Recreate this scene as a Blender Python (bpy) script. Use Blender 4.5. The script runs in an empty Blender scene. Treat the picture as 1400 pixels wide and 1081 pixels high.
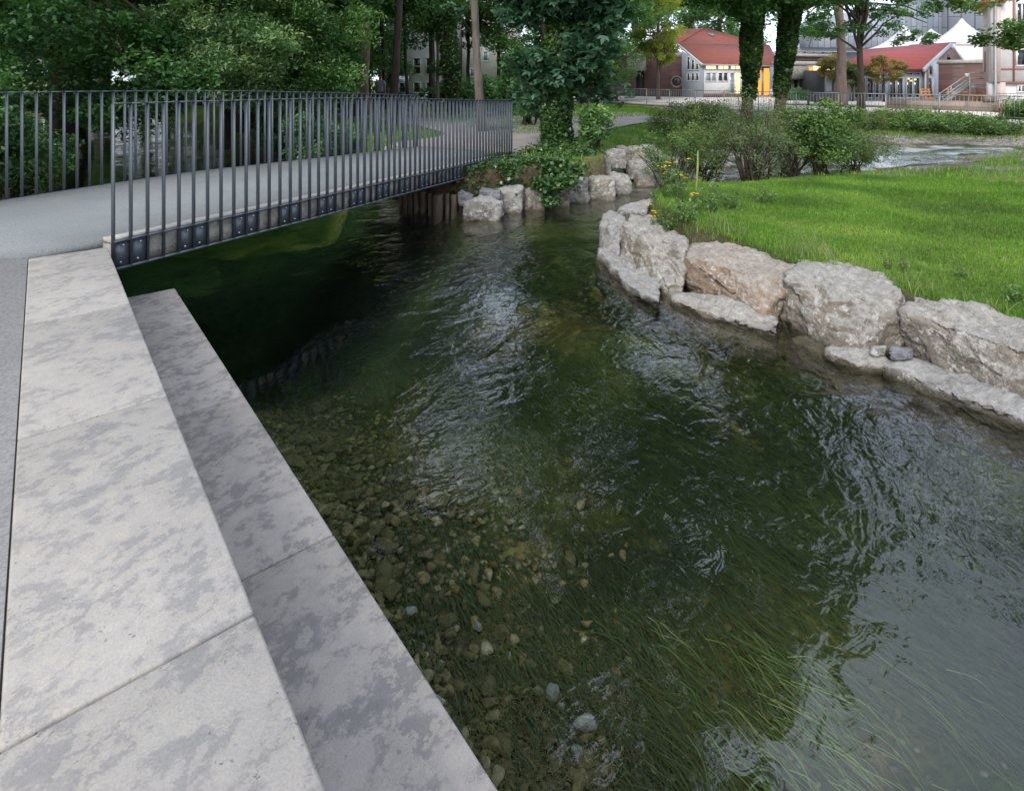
import bpy, bmesh, math, random
import numpy as np
from mathutils import Vector, Matrix
R = np.random.RandomState
D = bpy.data
scn = bpy.context.scene
COL = scn.collection
CZ = 2.35          # eye height above the river (water surface is z = 0)
FOC = 800.0; HX = 700.0; HY = 108.0
def at(px, py, Y):   # a point seen at a photo pixel, at distance Y
    return ((px-HX)/FOC*Y, Y, CZ-(py-HY)/FOC*Y)
def gd(px, py, z=0.0):  # a point of the level z seen at a photo pixel
    Y = FOC*(CZ-z)/(py-HY)
    return ((px-HX)/FOC*Y, Y, z)
# ------------------------------------------------------------ noise
def vnoise(p, seed=0):
    p = np.asarray(p, float); i = np.floor(p).astype(np.int64); f = p-i; f = f*f*(3-2*f)
    def h(x, y, z):
        n = (x*374761393 + y*668265263 + z*2147483647 + seed*1274126177) & 0xffffffff
        n = ((n ^ (n >> 13))*1274126177) & 0xffffffff
        n = ((n ^ (n >> 15))*2246822519) & 0xffffffff
        return ((n ^ (n >> 16)) & 0xffff)/32767.5-1
    x, y, z = i[..., 0], i[..., 1], i[..., 2]; a, b, c = f[..., 0], f[..., 1], f[..., 2]
    def L(u, v, t): return u+(v-u)*t
    return L(L(L(h(x,y,z),h(x+1,y,z),a), L(h(x,y+1,z),h(x+1,y+1,z),a), b),
             L(L(h(x,y,z+1),h(x+1,y,z+1),a), L(h(x,y+1,z+1),h(x+1,y+1,z+1),a), b), c)
def fbm(p, oct=4, seed=0, gain=.5):
    p = np.asarray(p, float); s = 0; a = 1; t = 0
    for o in range(oct):
        s = s+a*vnoise(p*2**o+o*17.3, seed+o); t += a; a *= gain
    return s/t
# ------------------------------------------------------------ materials
class NT:
    def __init__(s, name):
        s.m = D.materials.new(name); s.m.use_nodes = True; s.t = s.m.node_tree; s.t.nodes.clear()
        s.out = s.n('ShaderNodeOutputMaterial')
    def n(s, typ, **kw):
        nd = s.t.nodes.new(typ)
        for k, v in kw.items():
            if k in nd.inputs.keys() if isinstance(k, str) else False: nd.inputs[k].default_value = v
            else: setattr(nd, k, v)
        return nd
    def l(s, a, b): s.t.links.new(a, b)
    def coord(s, scale=(1,1,1), rot=(0,0,0), loc=(0,0,0)):
        g = s.n('ShaderNodeNewGeometry'); mp = s.n('ShaderNodeMapping')
        mp.inputs['Scale'].default_value = scale; mp.inputs['Rotation'].default_value = rot; mp.inputs['Location'].default_value = loc
        s.l(g.outputs['Position'], mp.inputs['Vector']); return mp.outputs[0]
    def noise(s, vec, scale, detail=4, rough=.55, dist=0):
        nd = s.n('ShaderNodeTexNoise'); nd.inputs['Scale'].default_value = scale; nd.inputs['Detail'].default_value = detail
        nd.inputs['Roughness'].default_value = rough; nd.inputs['Distortion'].default_value = dist
        s.l(vec, nd.inputs['Vector']); return nd.outputs['Fac']
    def ramp(s, fac, stops, interp='LINEAR'):
        nd = s.n('ShaderNodeValToRGB'); cr = nd.color_ramp; cr.interpolation = interp
        while len(cr.elements) < len(stops): cr.elements.new(.5)
        for e, (p, c) in zip(cr.elements, stops):
            e.position = p; e.color = (c, c, c, 1) if not hasattr(c, '__len__') else (*c, 1)
        s.l(fac, nd.inputs[0]); return nd.outputs[0]
    def mix(s, fac, a, b, mode='MIX'):
        nd = s.n('ShaderNodeMix'); nd.data_type = 'RGBA'; nd.blend_type = mode
        for v, i in ((fac, 0), (a, 6), (b, 7)):
            if hasattr(v, 'is_output'): s.l(v, nd.inputs[i])
            elif i == 0: nd.inputs[0].default_value = v
            else: nd.inputs[i].default_value = (*v, 1)
        return nd.outputs[2]
    def math(s, op, a, b=0.0):
        nd = s.n('ShaderNodeMath'); nd.operation = op
        for v, i in ((a, 0), (b, 1)):
            if hasattr(v, 'is_output'): s.l(v, nd.inputs[i])
            else: nd.inputs[i].default_value = v
        return nd.outputs[0]
    def attr(s, name, out='Fac'):
        nd = s.n('ShaderNodeAttribute'); nd.attribute_name = name; return nd.outputs[out]
    def bump(s, h, strength=.5, dist=.02):
        nd = s.n('ShaderNodeBump'); nd.inputs['Strength'].default_value = strength; nd.inputs['Distance'].default_value = dist
        s.l(h, nd.inputs['Height']); return nd.outputs[0]
    def pbr(s, col, rough=.7, metal=0, normal=None, spec=.5, **kw):
        p = s.n('ShaderNodeBsdfPrincipled')
        for v, k in ((col, 'Base Color'), (rough, 'Roughness'), (metal, 'Metallic'), (spec, 'Specular IOR Level')):
            if hasattr(v, 'is_output'): s.l(v, p.inputs[k])
            else: p.inputs[k].default_value = (*v, 1) if hasattr(v, '__len__') else v
        if normal is not None: s.l(normal, p.inputs['Normal'])
        s.l(p.outputs[0], s.out.inputs['Surface']); return p
def simple(name, c, rough=.7, metal=0, var=.25, scale=6, bump=.2, bscale=40, bd=.01, stretch=(1,1,1), spec=.5):
    t = NT(name); v = t.coord(stretch)
    n1 = t.noise(v, scale, 5)
    c0 = tuple(x*(1-var) for x in c); c1 = tuple(min(1, x*(1+var)) for x in c)
    col = t.ramp(n1, [(.3, c0), (.7, c1)])
    nm = t.bump(t.noise(v, bscale, 4), bump, bd) if bump else None
    t.pbr(col, rough, metal, nm, spec); return t.m
def leafmat(name, cols, trans=.38, rough=.6):
    t = NT(name); a = t.attr('rnd'); k = len(cols)
    col = t.ramp(a, [(i/(k-1), c) for i, c in enumerate(cols)])
    d = t.n('ShaderNodeBsdfDiffuse'); tr = t.n('ShaderNodeBsdfTranslucent'); g = t.n('ShaderNodeBsdfGlossy'); g.inputs['Roughness'].default_value = rough
    t.l(col, d.inputs[0]); tc = t.mix(.5, col, (.25, .35, .03), 'MULTIPLY')
    tm = t.mix(1.0, col, (1.1, 1.25, .6), 'MULTIPLY'); t.l(tm, tr.inputs[0])
    m1 = t.n('ShaderNodeMixShader'); m1.inputs[0].default_value = trans; t.l(d.outputs[0], m1.inputs[1]); t.l(tr.outputs[0], m1.inputs[2])
    m2 = t.n('ShaderNodeMixShader'); m2.inputs[0].default_value = .05; t.l(m1.outputs[0], m2.inputs[1]); t.l(g.outputs[0], m2.inputs[2])
    t.l(m2.outputs[0], t.out.inputs['Surface']); return t.m
def emit(name, c, s):
    t = NT(name); e = t.n('ShaderNodeEmission'); e.inputs[0].default_value = (*c, 1); e.inputs[1].default_value = s
    t.l(e.outputs[0], t.out.inputs['Surface']); return t.m
# ------------------------------------------------------------ objects
def link(o, parent=None):
    COL.objects.link(o)
    if parent is not None: o.parent = parent
    return o
def wloc(o):
    v = Vector((0, 0, 0))
    while o is not None: v += o.location; o = o.parent
    return v
def tag(o, label=None, cat=None, group=None, kind=None):
    if label: o['label'] = label
    if cat: o['category'] = cat
    if group: o['group'] = group
    if kind: o['kind'] = kind
    return o
def empty(name, loc, label=None, cat=None, group=None):
    o = D.objects.new(name, None); o.empty_display_size = .2; o.location = loc; link(o); return tag(o, label, cat, group)
def npmesh(name, V, F, smooth=False):
    V = np.asarray(V, np.float32); me = D.meshes.new(name)
    if isinstance(F, np.ndarray):
        k = F.shape[1]; n = len(F); loops = F.astype(np.int32).ravel(); starts = np.arange(n, dtype=np.int32)*k
    else:
        n = len(F); loops = np.fromiter((i for f in F for i in f), np.int32); ls = np.array([len(f) for f in F]); starts = np.concatenate([[0], np.cumsum(ls)[:-1]]).astype(np.int32)
    me.vertices.add(len(V)); me.vertices.foreach_set('co', V.ravel())
    me.loops.add(len(loops)); me.loops.foreach_set('vertex_index', loops)
    me.polygons.add(n); me.polygons.foreach_set('loop_start', starts)
    me.update(calc_edges=True)
    if smooth: me.polygons.foreach_set('use_smooth', np.ones(n, bool))
    me.validate(); return me
def mesh_obj(name, V, F, mat, parent=None, smooth=False, top_loc=None):
    """V in world coordinates"""
    off = np.array(wloc(parent)) if parent is not None else np.zeros(3)
    if top_loc is not None: off = np.array(top_loc)
    V = np.asarray(V, float)-off
    me = npmesh(name, V, F, smooth); me.materials.append(mat)
    o = D.objects.new(name, me); link(o, parent)
    if top_loc is not None: o.location = top_loc
    return o
class MB:
    def __init__(s): s.v = []; s.f = []
    def add(s, vs, fs):
        b = len(s.v); s.v += [tuple(map(float, v)) for v in vs]; s.f += [tuple(b+i for i in f) for f in fs]; return s
    def hexa(s, p):   # 8 points: bottom 4, top 4
        return s.add(p, [(0,3,2,1),(4,5,6,7),(0,1,5,4),(1,2,6,5),(2,3,7,6),(3,0,4,7)])
    def box(s, x0, x1, y0, y1, z0, z1):
        return s.hexa([(x0,y0,z0),(x1,y0,z0),(x1,y1,z0),(x0,y1,z0),(x0,y0,z1),(x1,y0,z1),(x1,y1,z1),(x0,y1,z1)])
    def bar(s, p0, p1, w, h, up=(0,0,1)):
        p0 = Vector(p0); p1 = Vector(p1); d = (p1-p0).normalized(); up = Vector(up)
        if abs(d.dot(up)) > .99: up = Vector((0,1,0))
        a = d.cross(up).normalized()*w/2; b = a.cross(d).normalized()*h/2
        return s.hexa([p0-a-b, p0+a-b, p1+a-b, p1-a-b, p0-a+b, p0+a+b, p1+a+b, p1-a+b])
    def prism(s, poly, z0, z1):
        n = len(poly); zz0 = list(z0) if hasattr(z0, '__len__') else [z0]*n; zz1 = list(z1) if hasattr(z1, '__len__') else [z1]*n
        if sum(poly[i][0]*poly[(i+1) % n][1]-poly[(i+1) % n][0]*poly[i][1] for i in range(n)) < 0: poly = list(poly)[::-1]; zz0 = zz0[::-1]; zz1 = zz1[::-1]
        vs = [(p[0], p[1], z) for p, z in zip(poly, zz0)]+[(p[0], p[1], z) for p, z in zip(poly, zz1)]
        return s.add(vs, [tuple(range(n))[::-1], tuple(range(n, 2*n))]+[(i, (i+1) % n, n+(i+1) % n, n+i) for i in range(n)])
    def slab(s, pts, t):   # planar polygon in space given thickness along its normal
        P = [Vector(p) for p in pts]; nrm = (P[1]-P[0]).cross(P[2]-P[0]).normalized()*t; n = len(P)
        return s.add([*P, *[p+nrm for p in P]], [tuple(range(n))[::-1], tuple(range(n, 2*n))]+[(i, (i+1) % n, n+(i+1) % n, n+i) for i in range(n)])
    def tube(s, path, rad, n=8, cap=True):
        P = [Vector(p) for p in path]; k = len(P); rad = rad if hasattr(rad, '__len__') else [rad]*k; vs = []
        ref = Vector((.13, .97, .2))
        for i, p in enumerate(P):
            d = (P[min(i+1, k-1)]-P[max(i-1, 0)]).normalized()
            r0 = ref if abs(d.dot(ref.normalized())) < .9 else Vector((1, 0, 0))
            a = d.cross(r0).normalized(); b = a.cross(d).normalized()
            for j in range(n):
                t = 2*math.pi*j/n; vs.append(p+(a*math.cos(t)+b*math.sin(t))*rad[i])
        fs = [(i*n+j, (i+1)*n+j, (i+1)*n+(j+1) % n, i*n+(j+1) % n) for i in range(k-1) for j in range(n)]
        if cap: fs += [tuple(range(n)), tuple((k-1)*n+j for j in range(n))[::-1]]
        return s.add(vs, fs)
    def ring(s, c, r, t, axis=(0,1,0), n=28, m=6):
        c = Vector(c); ax = Vector(axis).normalized(); a = ax.orthogonal().normalized(); b = ax.cross(a); vs = []
        for i in range(n):
            u = 2*math.pi*i/n; e = a*math.cos(u)+b*math.sin(u)
            for j in range(m):
                w = 2*math.pi*j/m; vs.append(c+e*(r+t*math.cos(w))+ax*t*math.sin(w))
        return s.add(vs, [(i*m+j, ((i+1) % n)*m+j, ((i+1) % n)*m+(j+1) % m, i*m+(j+1) % m) for i in range(n) for j in range(m)])
    def build(s, name, mat, parent=None, smooth=False, top_loc=None, bevel=0):
        o = mesh_obj(name, s.v, s.f, mat, parent, smooth, top_loc)
        if bevel:
            md = o.modifiers.new('bevel', 'BEVEL'); md.width = bevel; md.segments = 2; md.limit_method = 'ANGLE'
        return o
class Wall:  # a vertical plane from P0 to P1; boxes given in (along, out towards the viewer, height)
    def __init__(s, P0, P1):
        s.p = np.array(P0[:2], float); q = np.array(P1[:2], float); s.L = np.linalg.norm(q-s.p); s.u = (q-s.p)/s.L
        n = np.array([s.u[1], -s.u[0]]); s.n = n if n @ (-s.p) > 0 else -n
    def pt(s, u, n, z): q = s.p+s.u*u+s.n*n; return (q[0], q[1], z)
    def box(s, mb, u0, u1, n0, n1, z0, z1):
        P = [s.pt(u0,n0,z0), s.pt(u1,n0,z0), s.pt(u1,n1,z0), s.pt(u0,n1,z0)]
        return mb.hexa(P+[(a, b, z1) for a, b, _ in P])
    def U(s, px):   # along-coordinate of the vertical plane seen at pixel column px
        k = (px-HX)/FOC; return (k*s.p[1]-s.p[0])/(s.u[0]-k*s.u[1])
    def Z(s, px, py): u = s.U(px); Y = s.p[1]+s.u[1]*u; return CZ-(py-HY)/FOC*Y
    def pbox(s, mb, x0, x1, y0, y1, n0, n1):  # box from photo measurements (y0 top)
        xm = (x0+x1)/2; return s.box(mb, s.U(x0), s.U(x1), n0, n1, s.Z(xm, y1), s.Z(xm, y0))
def set_rnd(me, vals):
    a = me.attributes.new('rnd', 'FLOAT', 'FACE'); a.data.foreach_set('value', np.asarray(vals, np.float32))
def leaf_mesh(name, C, size, seed, up=.6, maple=False, clump_r=None, mat=None, aspect=.55, droop=.0):
    r = R(seed); n = len(C)
    nr = r.normal(size=(n, 3)); nr[:, 2] = np.abs(nr[:, 2])+up; nr /= np.linalg.norm(nr, axis=1)[:, None]
    a = r.normal(size=(n, 3)); a[:, 2] -= droop; a -= nr*np.sum(a*nr, 1)[:, None]; a /= np.linalg.norm(a, axis=1)[:, None]
    b = np.cross(nr, a); s = (size*r.uniform(.6, 1.3, n))[:, None]
    if not maple:
        V = np.stack([C-a*s*.5, C+b*s*aspect*.5+nr*s*.06, C+a*s*.5-nr*s*.08, C-b*s*aspect*.5+nr*s*.06], 1).reshape(-1, 3)
        F = np.arange(4*n).reshape(n, 4); rv = clump_r if clump_r is not None else np.zeros(n)
    else:
        VV = []
        for ang in (-.95, 0, .95):
            d = a*math.cos(ang)+b*math.sin(ang); e = np.cross(nr, d); L = s*(1.0 if ang == 0 else .8); base = C-a*s*.3
            VV.append(np.stack([base, base+d*L*.5+e*L*.22, base+d*L-nr*L*.15, base+d*L*.5-e*L*.22], 1))
        V = np.stack(VV, 1).reshape(-1, 3); F = np.arange(12*n).reshape(3*n, 4); rv = np.repeat(clump_r, 3)
    me = npmesh(name, V, F)
    set_rnd(me, np.clip(rv+r.normal(size=len(rv))*.13, 0, 1))
    if mat: me.materials.append(mat)
    return me
def clumps(r, box_c, box_r, n, shell=.55, zmin=None):
    """clump centres on a lumpy ellipsoid"""
    out = []
    while len(out) < n:
        d = r.normal(size=3); d /= np.linalg.norm(d); t = r.uniform(shell, 1)**.7*(1+.22*float(vnoise(np.array([d*2.1+box_c])[0]*1.0, 5)))
        p = np.array(box_c)+d*np.array(box_r)*t
        if zmin is None or p[2] > zmin: out.append(p)
    return np.array(out)
def fill(r, cc, rad, per, flat=.6):
    """leaf centres round the clump centres; rad: clump radius"""
    n = len(cc); k = np.repeat(np.arange(n), per); g = r.normal(size=(len(k), 3)); g /= np.linalg.norm(g, axis=1)[:, None]
    g *= (r.uniform(0, 1, len(k))**.5)[:, None]; g[:, 2] *= flat
    rr = rad*r.uniform(.6, 1.35, n)
    base = r.uniform(.1, .9, n)
    P = cc[k]+g*rr[k][:, None]
    P += fbm(P*1.7, 2, 3)[:, None]*.25*rad
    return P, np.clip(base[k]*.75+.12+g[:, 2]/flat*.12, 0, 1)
def limb(mb, p0, p1, r0, r1, r, n=6, wob=.06, segs=5):
    p0 = np.array(p0, float); p1 = np.array(p1, float); L = np.linalg.norm(p1-p0); path = []
    for i in range(segs+1):
        t = i/segs; q = p0+(p1-p0)*t+r.normal(size=3)*wob*L*t*(1-t)*2; q[2] += L*.08*math.sin(math.pi*t); path.append(q)
    mb.tube(path, [r0+(r1-r0)*(i/segs) for i in range(segs+1)], n)
    return path
def tree(name, base, h, tr, crowns, leaf, nl, mat, bark, seed, label, cat='tree', group=None, lean=(0,0), ncl=60, clr=.7, per=None,
         maple=False, up=.6, nlimb=7, z_limb=.45, droop=0, flat=.6, shell=.45, top_r=.3, trunk_n=12, cut=None, aspect=.55):
    """crowns: list of (centre offset from base, radii)"""
    r = R(seed); base = np.array(base, float); e = empty(name, tuple(base), label, cat, group)
    top = base+np.array([lean[0], lean[1], h*.92]); mb = MB(); path = []; rr = []
    for i in range(9):
        t = i/8; q = base+(top-base)*t; q[:2] += r.normal(size=2)*tr*.22*(t > 0)*(t < 1); path.append(q)
        rr.append(tr*(1.35 if i == 0 else 1-(1-top_r)*t))
    path[0] = base-np.array([0, 0, .15]); mb.tube(path, rr, trunk_n)
    allc = []
    for c, rad in crowns:
        v = abs(rad[0]*rad[1]*rad[2])**(1/3)
        allc.append(clumps(r, base+np.array(c), rad, max(4, int(ncl*v/sum((abs(q[0]*q[1]*q[2])**(1/3)) for _, q in crowns))), shell))
    cc = np.concatenate(allc)
    if cut is not None: cc = cc[cut(cc)]
    for k in range(nlimb):
        c = cc[r.randint(len(cc))]; t = r.uniform(z_limb, .95); s = base+(top-base)*t
        if c[2] < s[2]-1.5: c = c+np.array([0, 0, 1.0])
        limb(mb, s, c, tr*(1-(1-top_r)*t)*.55, tr*.08+.008, r)
    mb.build('trunk', bark, e, smooth=True)
    P, rv = fill(r, cc, clr, max(1, nl//len(cc)), flat)
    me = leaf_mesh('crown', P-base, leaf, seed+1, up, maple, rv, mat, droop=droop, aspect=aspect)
    link(D.objects.new('crown', me), e); return e
def copy_tree(src, loc, rz=0, sc=1, label=None):
    c = src.copy(); COL.objects.link(c); c.location = loc; c.rotation_euler.z = rz; c.scale = (sc, sc, sc)
    if label: c['label'] = label
    for ch in src.children:
        d = ch.copy(); COL.objects.link(d); d.parent = c
    return c
# ============================================================ MATERIALS
def stone_paver(name, dark, light, seed=0):
    t = NT(name); v = t.coord((1, 1, 1), (0, 0, .62), (seed*3.1, 0, 0)); sv = t.n('ShaderNodeMapping'); sv.inputs['Scale'].default_value = (1.75, 1.35, 1); t.l(v, sv.inputs[0]); s = sv.outputs[0]
    n1 = t.noise(s, 4.6, 12, .68, 0); blotch = t.ramp(n1, [(.42, 0.0), (.478, .3), (.503, .78), (.64, 1.0)])
    n2 = t.noise(s, 12, 8, .65); fine = t.ramp(n2, [(.515, 0.0), (.535, 1.0)])
    b = t.mix(blotch, dark, light); b = t.mix(t.math('MULTIPLY', fine, .62), b, (light[0]*1.08, light[1]*1.06, light[2]*1.02))
    n3 = t.noise(v, 1.1, 3); b = t.mix(t.ramp(n3, [(.35, .28), (.65, 0.0)]), b, (dark[0]*.85, dark[1]*.8, dark[2]*.78))
    pits = t.ramp(t.noise(s, 38, 3, .5), [(.27, 1.0), (.33, 0.0)]); pm = t.ramp(t.noise(s, 5, 3), [(.42, 0.0), (.6, 1.0)])
    pf = t.math('MULTIPLY', pits, pm); b = t.mix(t.math('MULTIPLY', pf, .6), b, (.1, .09, .08))
    sp = t.noise(v, 160, 2); b = t.mix(t.ramp(sp, [(.35, .15), (.6, 0.0)]), b, (.08, .08, .08))
    h = t.math('SUBTRACT', t.math('ADD', t.math('MULTIPLY', n2, .6), t.math('MULTIPLY', blotch, .35)), t.math('MULTIPLY', pf, .9))
    h = t.math('ADD', h, t.math('MULTIPLY', sp, .25))
    t.pbr(b, t.ramp(n2, [(.3, .75), (.7, .55)]), 0, t.bump(h, .5, .006), .4); return t.m
M = {}
M['paver'] = stone_paver('pale_limestone', (.295, .288, .278), (.44, .415, .38))
M['paver_low'] = stone_paver('grey_limestone', (.225, .213, .207), (.39, .365, .338), 3)
def rockmat(name, a, b, vein=(.75, .74, .72), top=(.52, .51, .5), vs=.55, wet=True):
    t = NT(name); v = t.coord(); geo = t.n('ShaderNodeNewGeometry')
    oi = t.n('ShaderNodeObjectInfo'); va = t.n('ShaderNodeVectorMath'); va.operation = 'ADD'; t.l(v, va.inputs[0])
    cm = t.n('ShaderNodeCombineXYZ'); t.l(t.math('MULTIPLY', oi.outputs['Random'], 31), cm.inputs[0]); t.l(t.math('MULTIPLY', oi.outputs['Random'], 17), cm.inputs[2]); t.l(cm.outputs[0], va.inputs[1]); v = va.outputs[0]
    n1 = t.noise(v, 3.2, 6, .6, .4); col = t.ramp(n1, [(.3, a), (.52, tuple((x+y)/2 for x, y in zip(a, b))), (.7, b)])
    n4 = t.noise(v, 14, 8, .7); col = t.mix(t.ramp(n4, [(.35, .45), (.55, 0.0)]), col, (.13, .12, .115))
    # white scars: ridges of a warped noise
    n2 = t.noise(v, 6.5, 5, .6, 1.6); rid = t.math('ABSOLUTE', t.math('SUBTRACT', n2, .5)); vein1 = t.ramp(rid, [(0.0, .8), (.01, .6), (.022, 0.0)])
    msk = t.ramp(t.noise(v, 3.7, 4, .6), [(.44, 0.0), (.56, 1.0)]); vf = t.math('MULTIPLY', t.math('MULTIPLY', vein1, msk), vs)
    spl = t.ramp(t.noise(v, 10, 9, .78, .25), [(.545, 0.0), (.585, 1.0)]); vf = t.math('MAXIMUM', vf, t.math('MULTIPLY', spl, vs))
    col = t.mix(vf, col, vein)
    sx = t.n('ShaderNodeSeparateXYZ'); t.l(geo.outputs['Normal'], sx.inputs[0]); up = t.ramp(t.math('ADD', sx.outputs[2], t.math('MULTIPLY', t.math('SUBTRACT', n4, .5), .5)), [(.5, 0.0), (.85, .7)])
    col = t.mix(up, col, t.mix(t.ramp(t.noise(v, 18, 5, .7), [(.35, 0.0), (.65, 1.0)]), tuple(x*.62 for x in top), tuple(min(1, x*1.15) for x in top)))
    if wet:   # algae and dark wet band near the waterline
        sp = t.n('ShaderNodeSeparateXYZ'); t.l(geo.outputs['Position'], sp.inputs[0])
        hz = t.math('ADD', sp.outputs[2], t.math('MULTIPLY', t.math('SUBTRACT', n1, .5), .12)); wf = t.ramp(hz, [(.0, .85), (.075, 0.0)])
        col = t.mix(wf, col, (.075, .058, .03))
    h = t.math('ADD', t.math('MULTIPLY', n4, .8), t.math('MULTIPLY', n2, .4)); h = t.math('ADD', h, t.math('MULTIPLY', t.noise(v, 60, 4, .6), .45))
    t.pbr(col, .75, 0, t.bump(h, 1.0, .05), .35); return t.m
M['rock_tan'] = rockmat('tan_rock', (.19, .17, .14), (.44, .385, .31), top=(.54, .52, .48), vs=.75)
M['rock_orange'] = rockmat('orange_rock', (.24, .18, .13), (.50, .37, .265), top=(.53, .49, .44), vs=.7)
M['rock_grey'] = rockmat('grey_rock', (.155, .155, .15), (.40, .38, .34), top=(.52, .51, .49), vs=.7)
M['rock_dark'] = rockmat('dark_rock', (.09, .1, .11), (.2, .21, .225), vs=.3, top=(.34, .35, .37))
M['rock_pink'] = rockmat('pink_rock', (.17, .15, .13), (.37, .31, .26), top=(.38, .36, .35))
M['rock_block'] = rockmat('block_rock', (.15, .14, .13), (.26, .245, .22), vs=.15, top=(.3, .29, .27))
M['rock_bed'] = rockmat('algae_rock', (.05, .04, .016), (.17, .135, .06), vein=(.24, .22, .14), top=(.15, .12, .052), vs=.15, wet=False)
M['rock_bed_grey'] = rockmat('bare_river_rock', (.15, .15, .135), (.32, .31, .28), vein=(.45, .45, .4), top=(.36, .37, .345), vs=.2, wet=False)
M['steel'] = simple('painted_steel', (.11, .13, .155), .42, .35, .1, 5, .05, 60, .002)
M['bolt'] = simple('bolt', (.55, .57, .6), .35, .8, .1)
M['kerb'] = simple('pale_kerb_concrete', (.40, .39, .365), .85, 0, .18, 14, .5, 40, .01)
M['concrete'] = simple('concrete', (.37, .36, .34), .85, 0, .25, 4, .4, 30, .01)
M['concrete_dirty'] = simple('dirty_concrete', (.3, .28, .25), .9, 0, .5, 9, .8, 30, .02)
def deckmat():
    t = NT('deck_coating'); v = t.coord(); g = t.noise(v, 150, 3, .7); n = t.noise(v, 1.6, 7, .6)
    c = t.ramp(n, [(.3, (.29, .31, .31)), (.7, (.36, .375, .372))]); c = t.mix(t.ramp(g, [(.38, .75), (.6, 0.0)]), c, (.11, .13, .135))
    c = t.mix(t.ramp(t.noise(v, 7, 5, .7), [(.6, 0.0), (.75, .3)]), c, (.5, .5, .48))
    t.pbr(c, .8, 0, t.bump(g, .8, .006)); return t.m
M['deck'] = deckmat()
def aggmat(name, a, b, s=120):
    t = NT(name); v = t.coord(); vo = t.n('ShaderNodeTexVoronoi'); vo.inputs['Scale'].default_value = s; t.l(v, vo.inputs['Vector'])
    n = t.noise(v, 1.5, 5); c = t.ramp(n, [(.3, a), (.7, b)])
    k = t.ramp(vo.outputs['Color'], [(.2, .3), (.5, 0.0)]); c = t.mix(k, c, tuple(x*.45 for x in a))
    c = t.mix(t.ramp(vo.outputs['Distance'], [(.35, 0.0), (.8, .22)]), c, (.12, .11, .1))
    t.pbr(c, .95, 0, t.bump(vo.outputs['Distance'], -.15, .002), .12); return t.m
M['aggregate'] = aggmat('washed_concrete', (.55, .51, .455), (.67, .625, .56), 90)
M['path'] = aggmat('gravel_path', (.30, .275, .255), (.4, .37, .345), 90)
M['promenade'] = simple('promenade_paving', (.66, .61, .59), .85, 0, .08, 2, .1)
def groundmat():
    t = NT('ground'); v = t.coord(); c = t.attr('col', 'Color'); n = t.noise(v, 14, 6, .65)
    c = t.mix(1.0, c, t.ramp(n, [(.25, (.45, .45, .45)), (.75, (1.5, 1.5, 1.5))]), 'MULTIPLY')
    vo = t.n('ShaderNodeTexVoronoi'); vo.inputs['Scale'].default_value = 9; t.l(v, vo.inputs['Vector'])
    peb = t.mix(t.math('MULTIPLY', t.attr('peb'), .75), (1, 1, 1), t.ramp(vo.outputs['Color'], [(.1, (.4, .4, .4)), (.9, (1.6, 1.6, 1.55))]))
    c = t.mix(1.0, c, peb, 'MULTIPLY')
    h = t.math('SUBTRACT', n, t.math('MULTIPLY', vo.outputs['Distance'], t.attr('peb')))
    t.pbr(c, .9, 0, t.bump(h, .8, .05), .2); return t.m
M['ground'] = groundmat()
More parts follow.
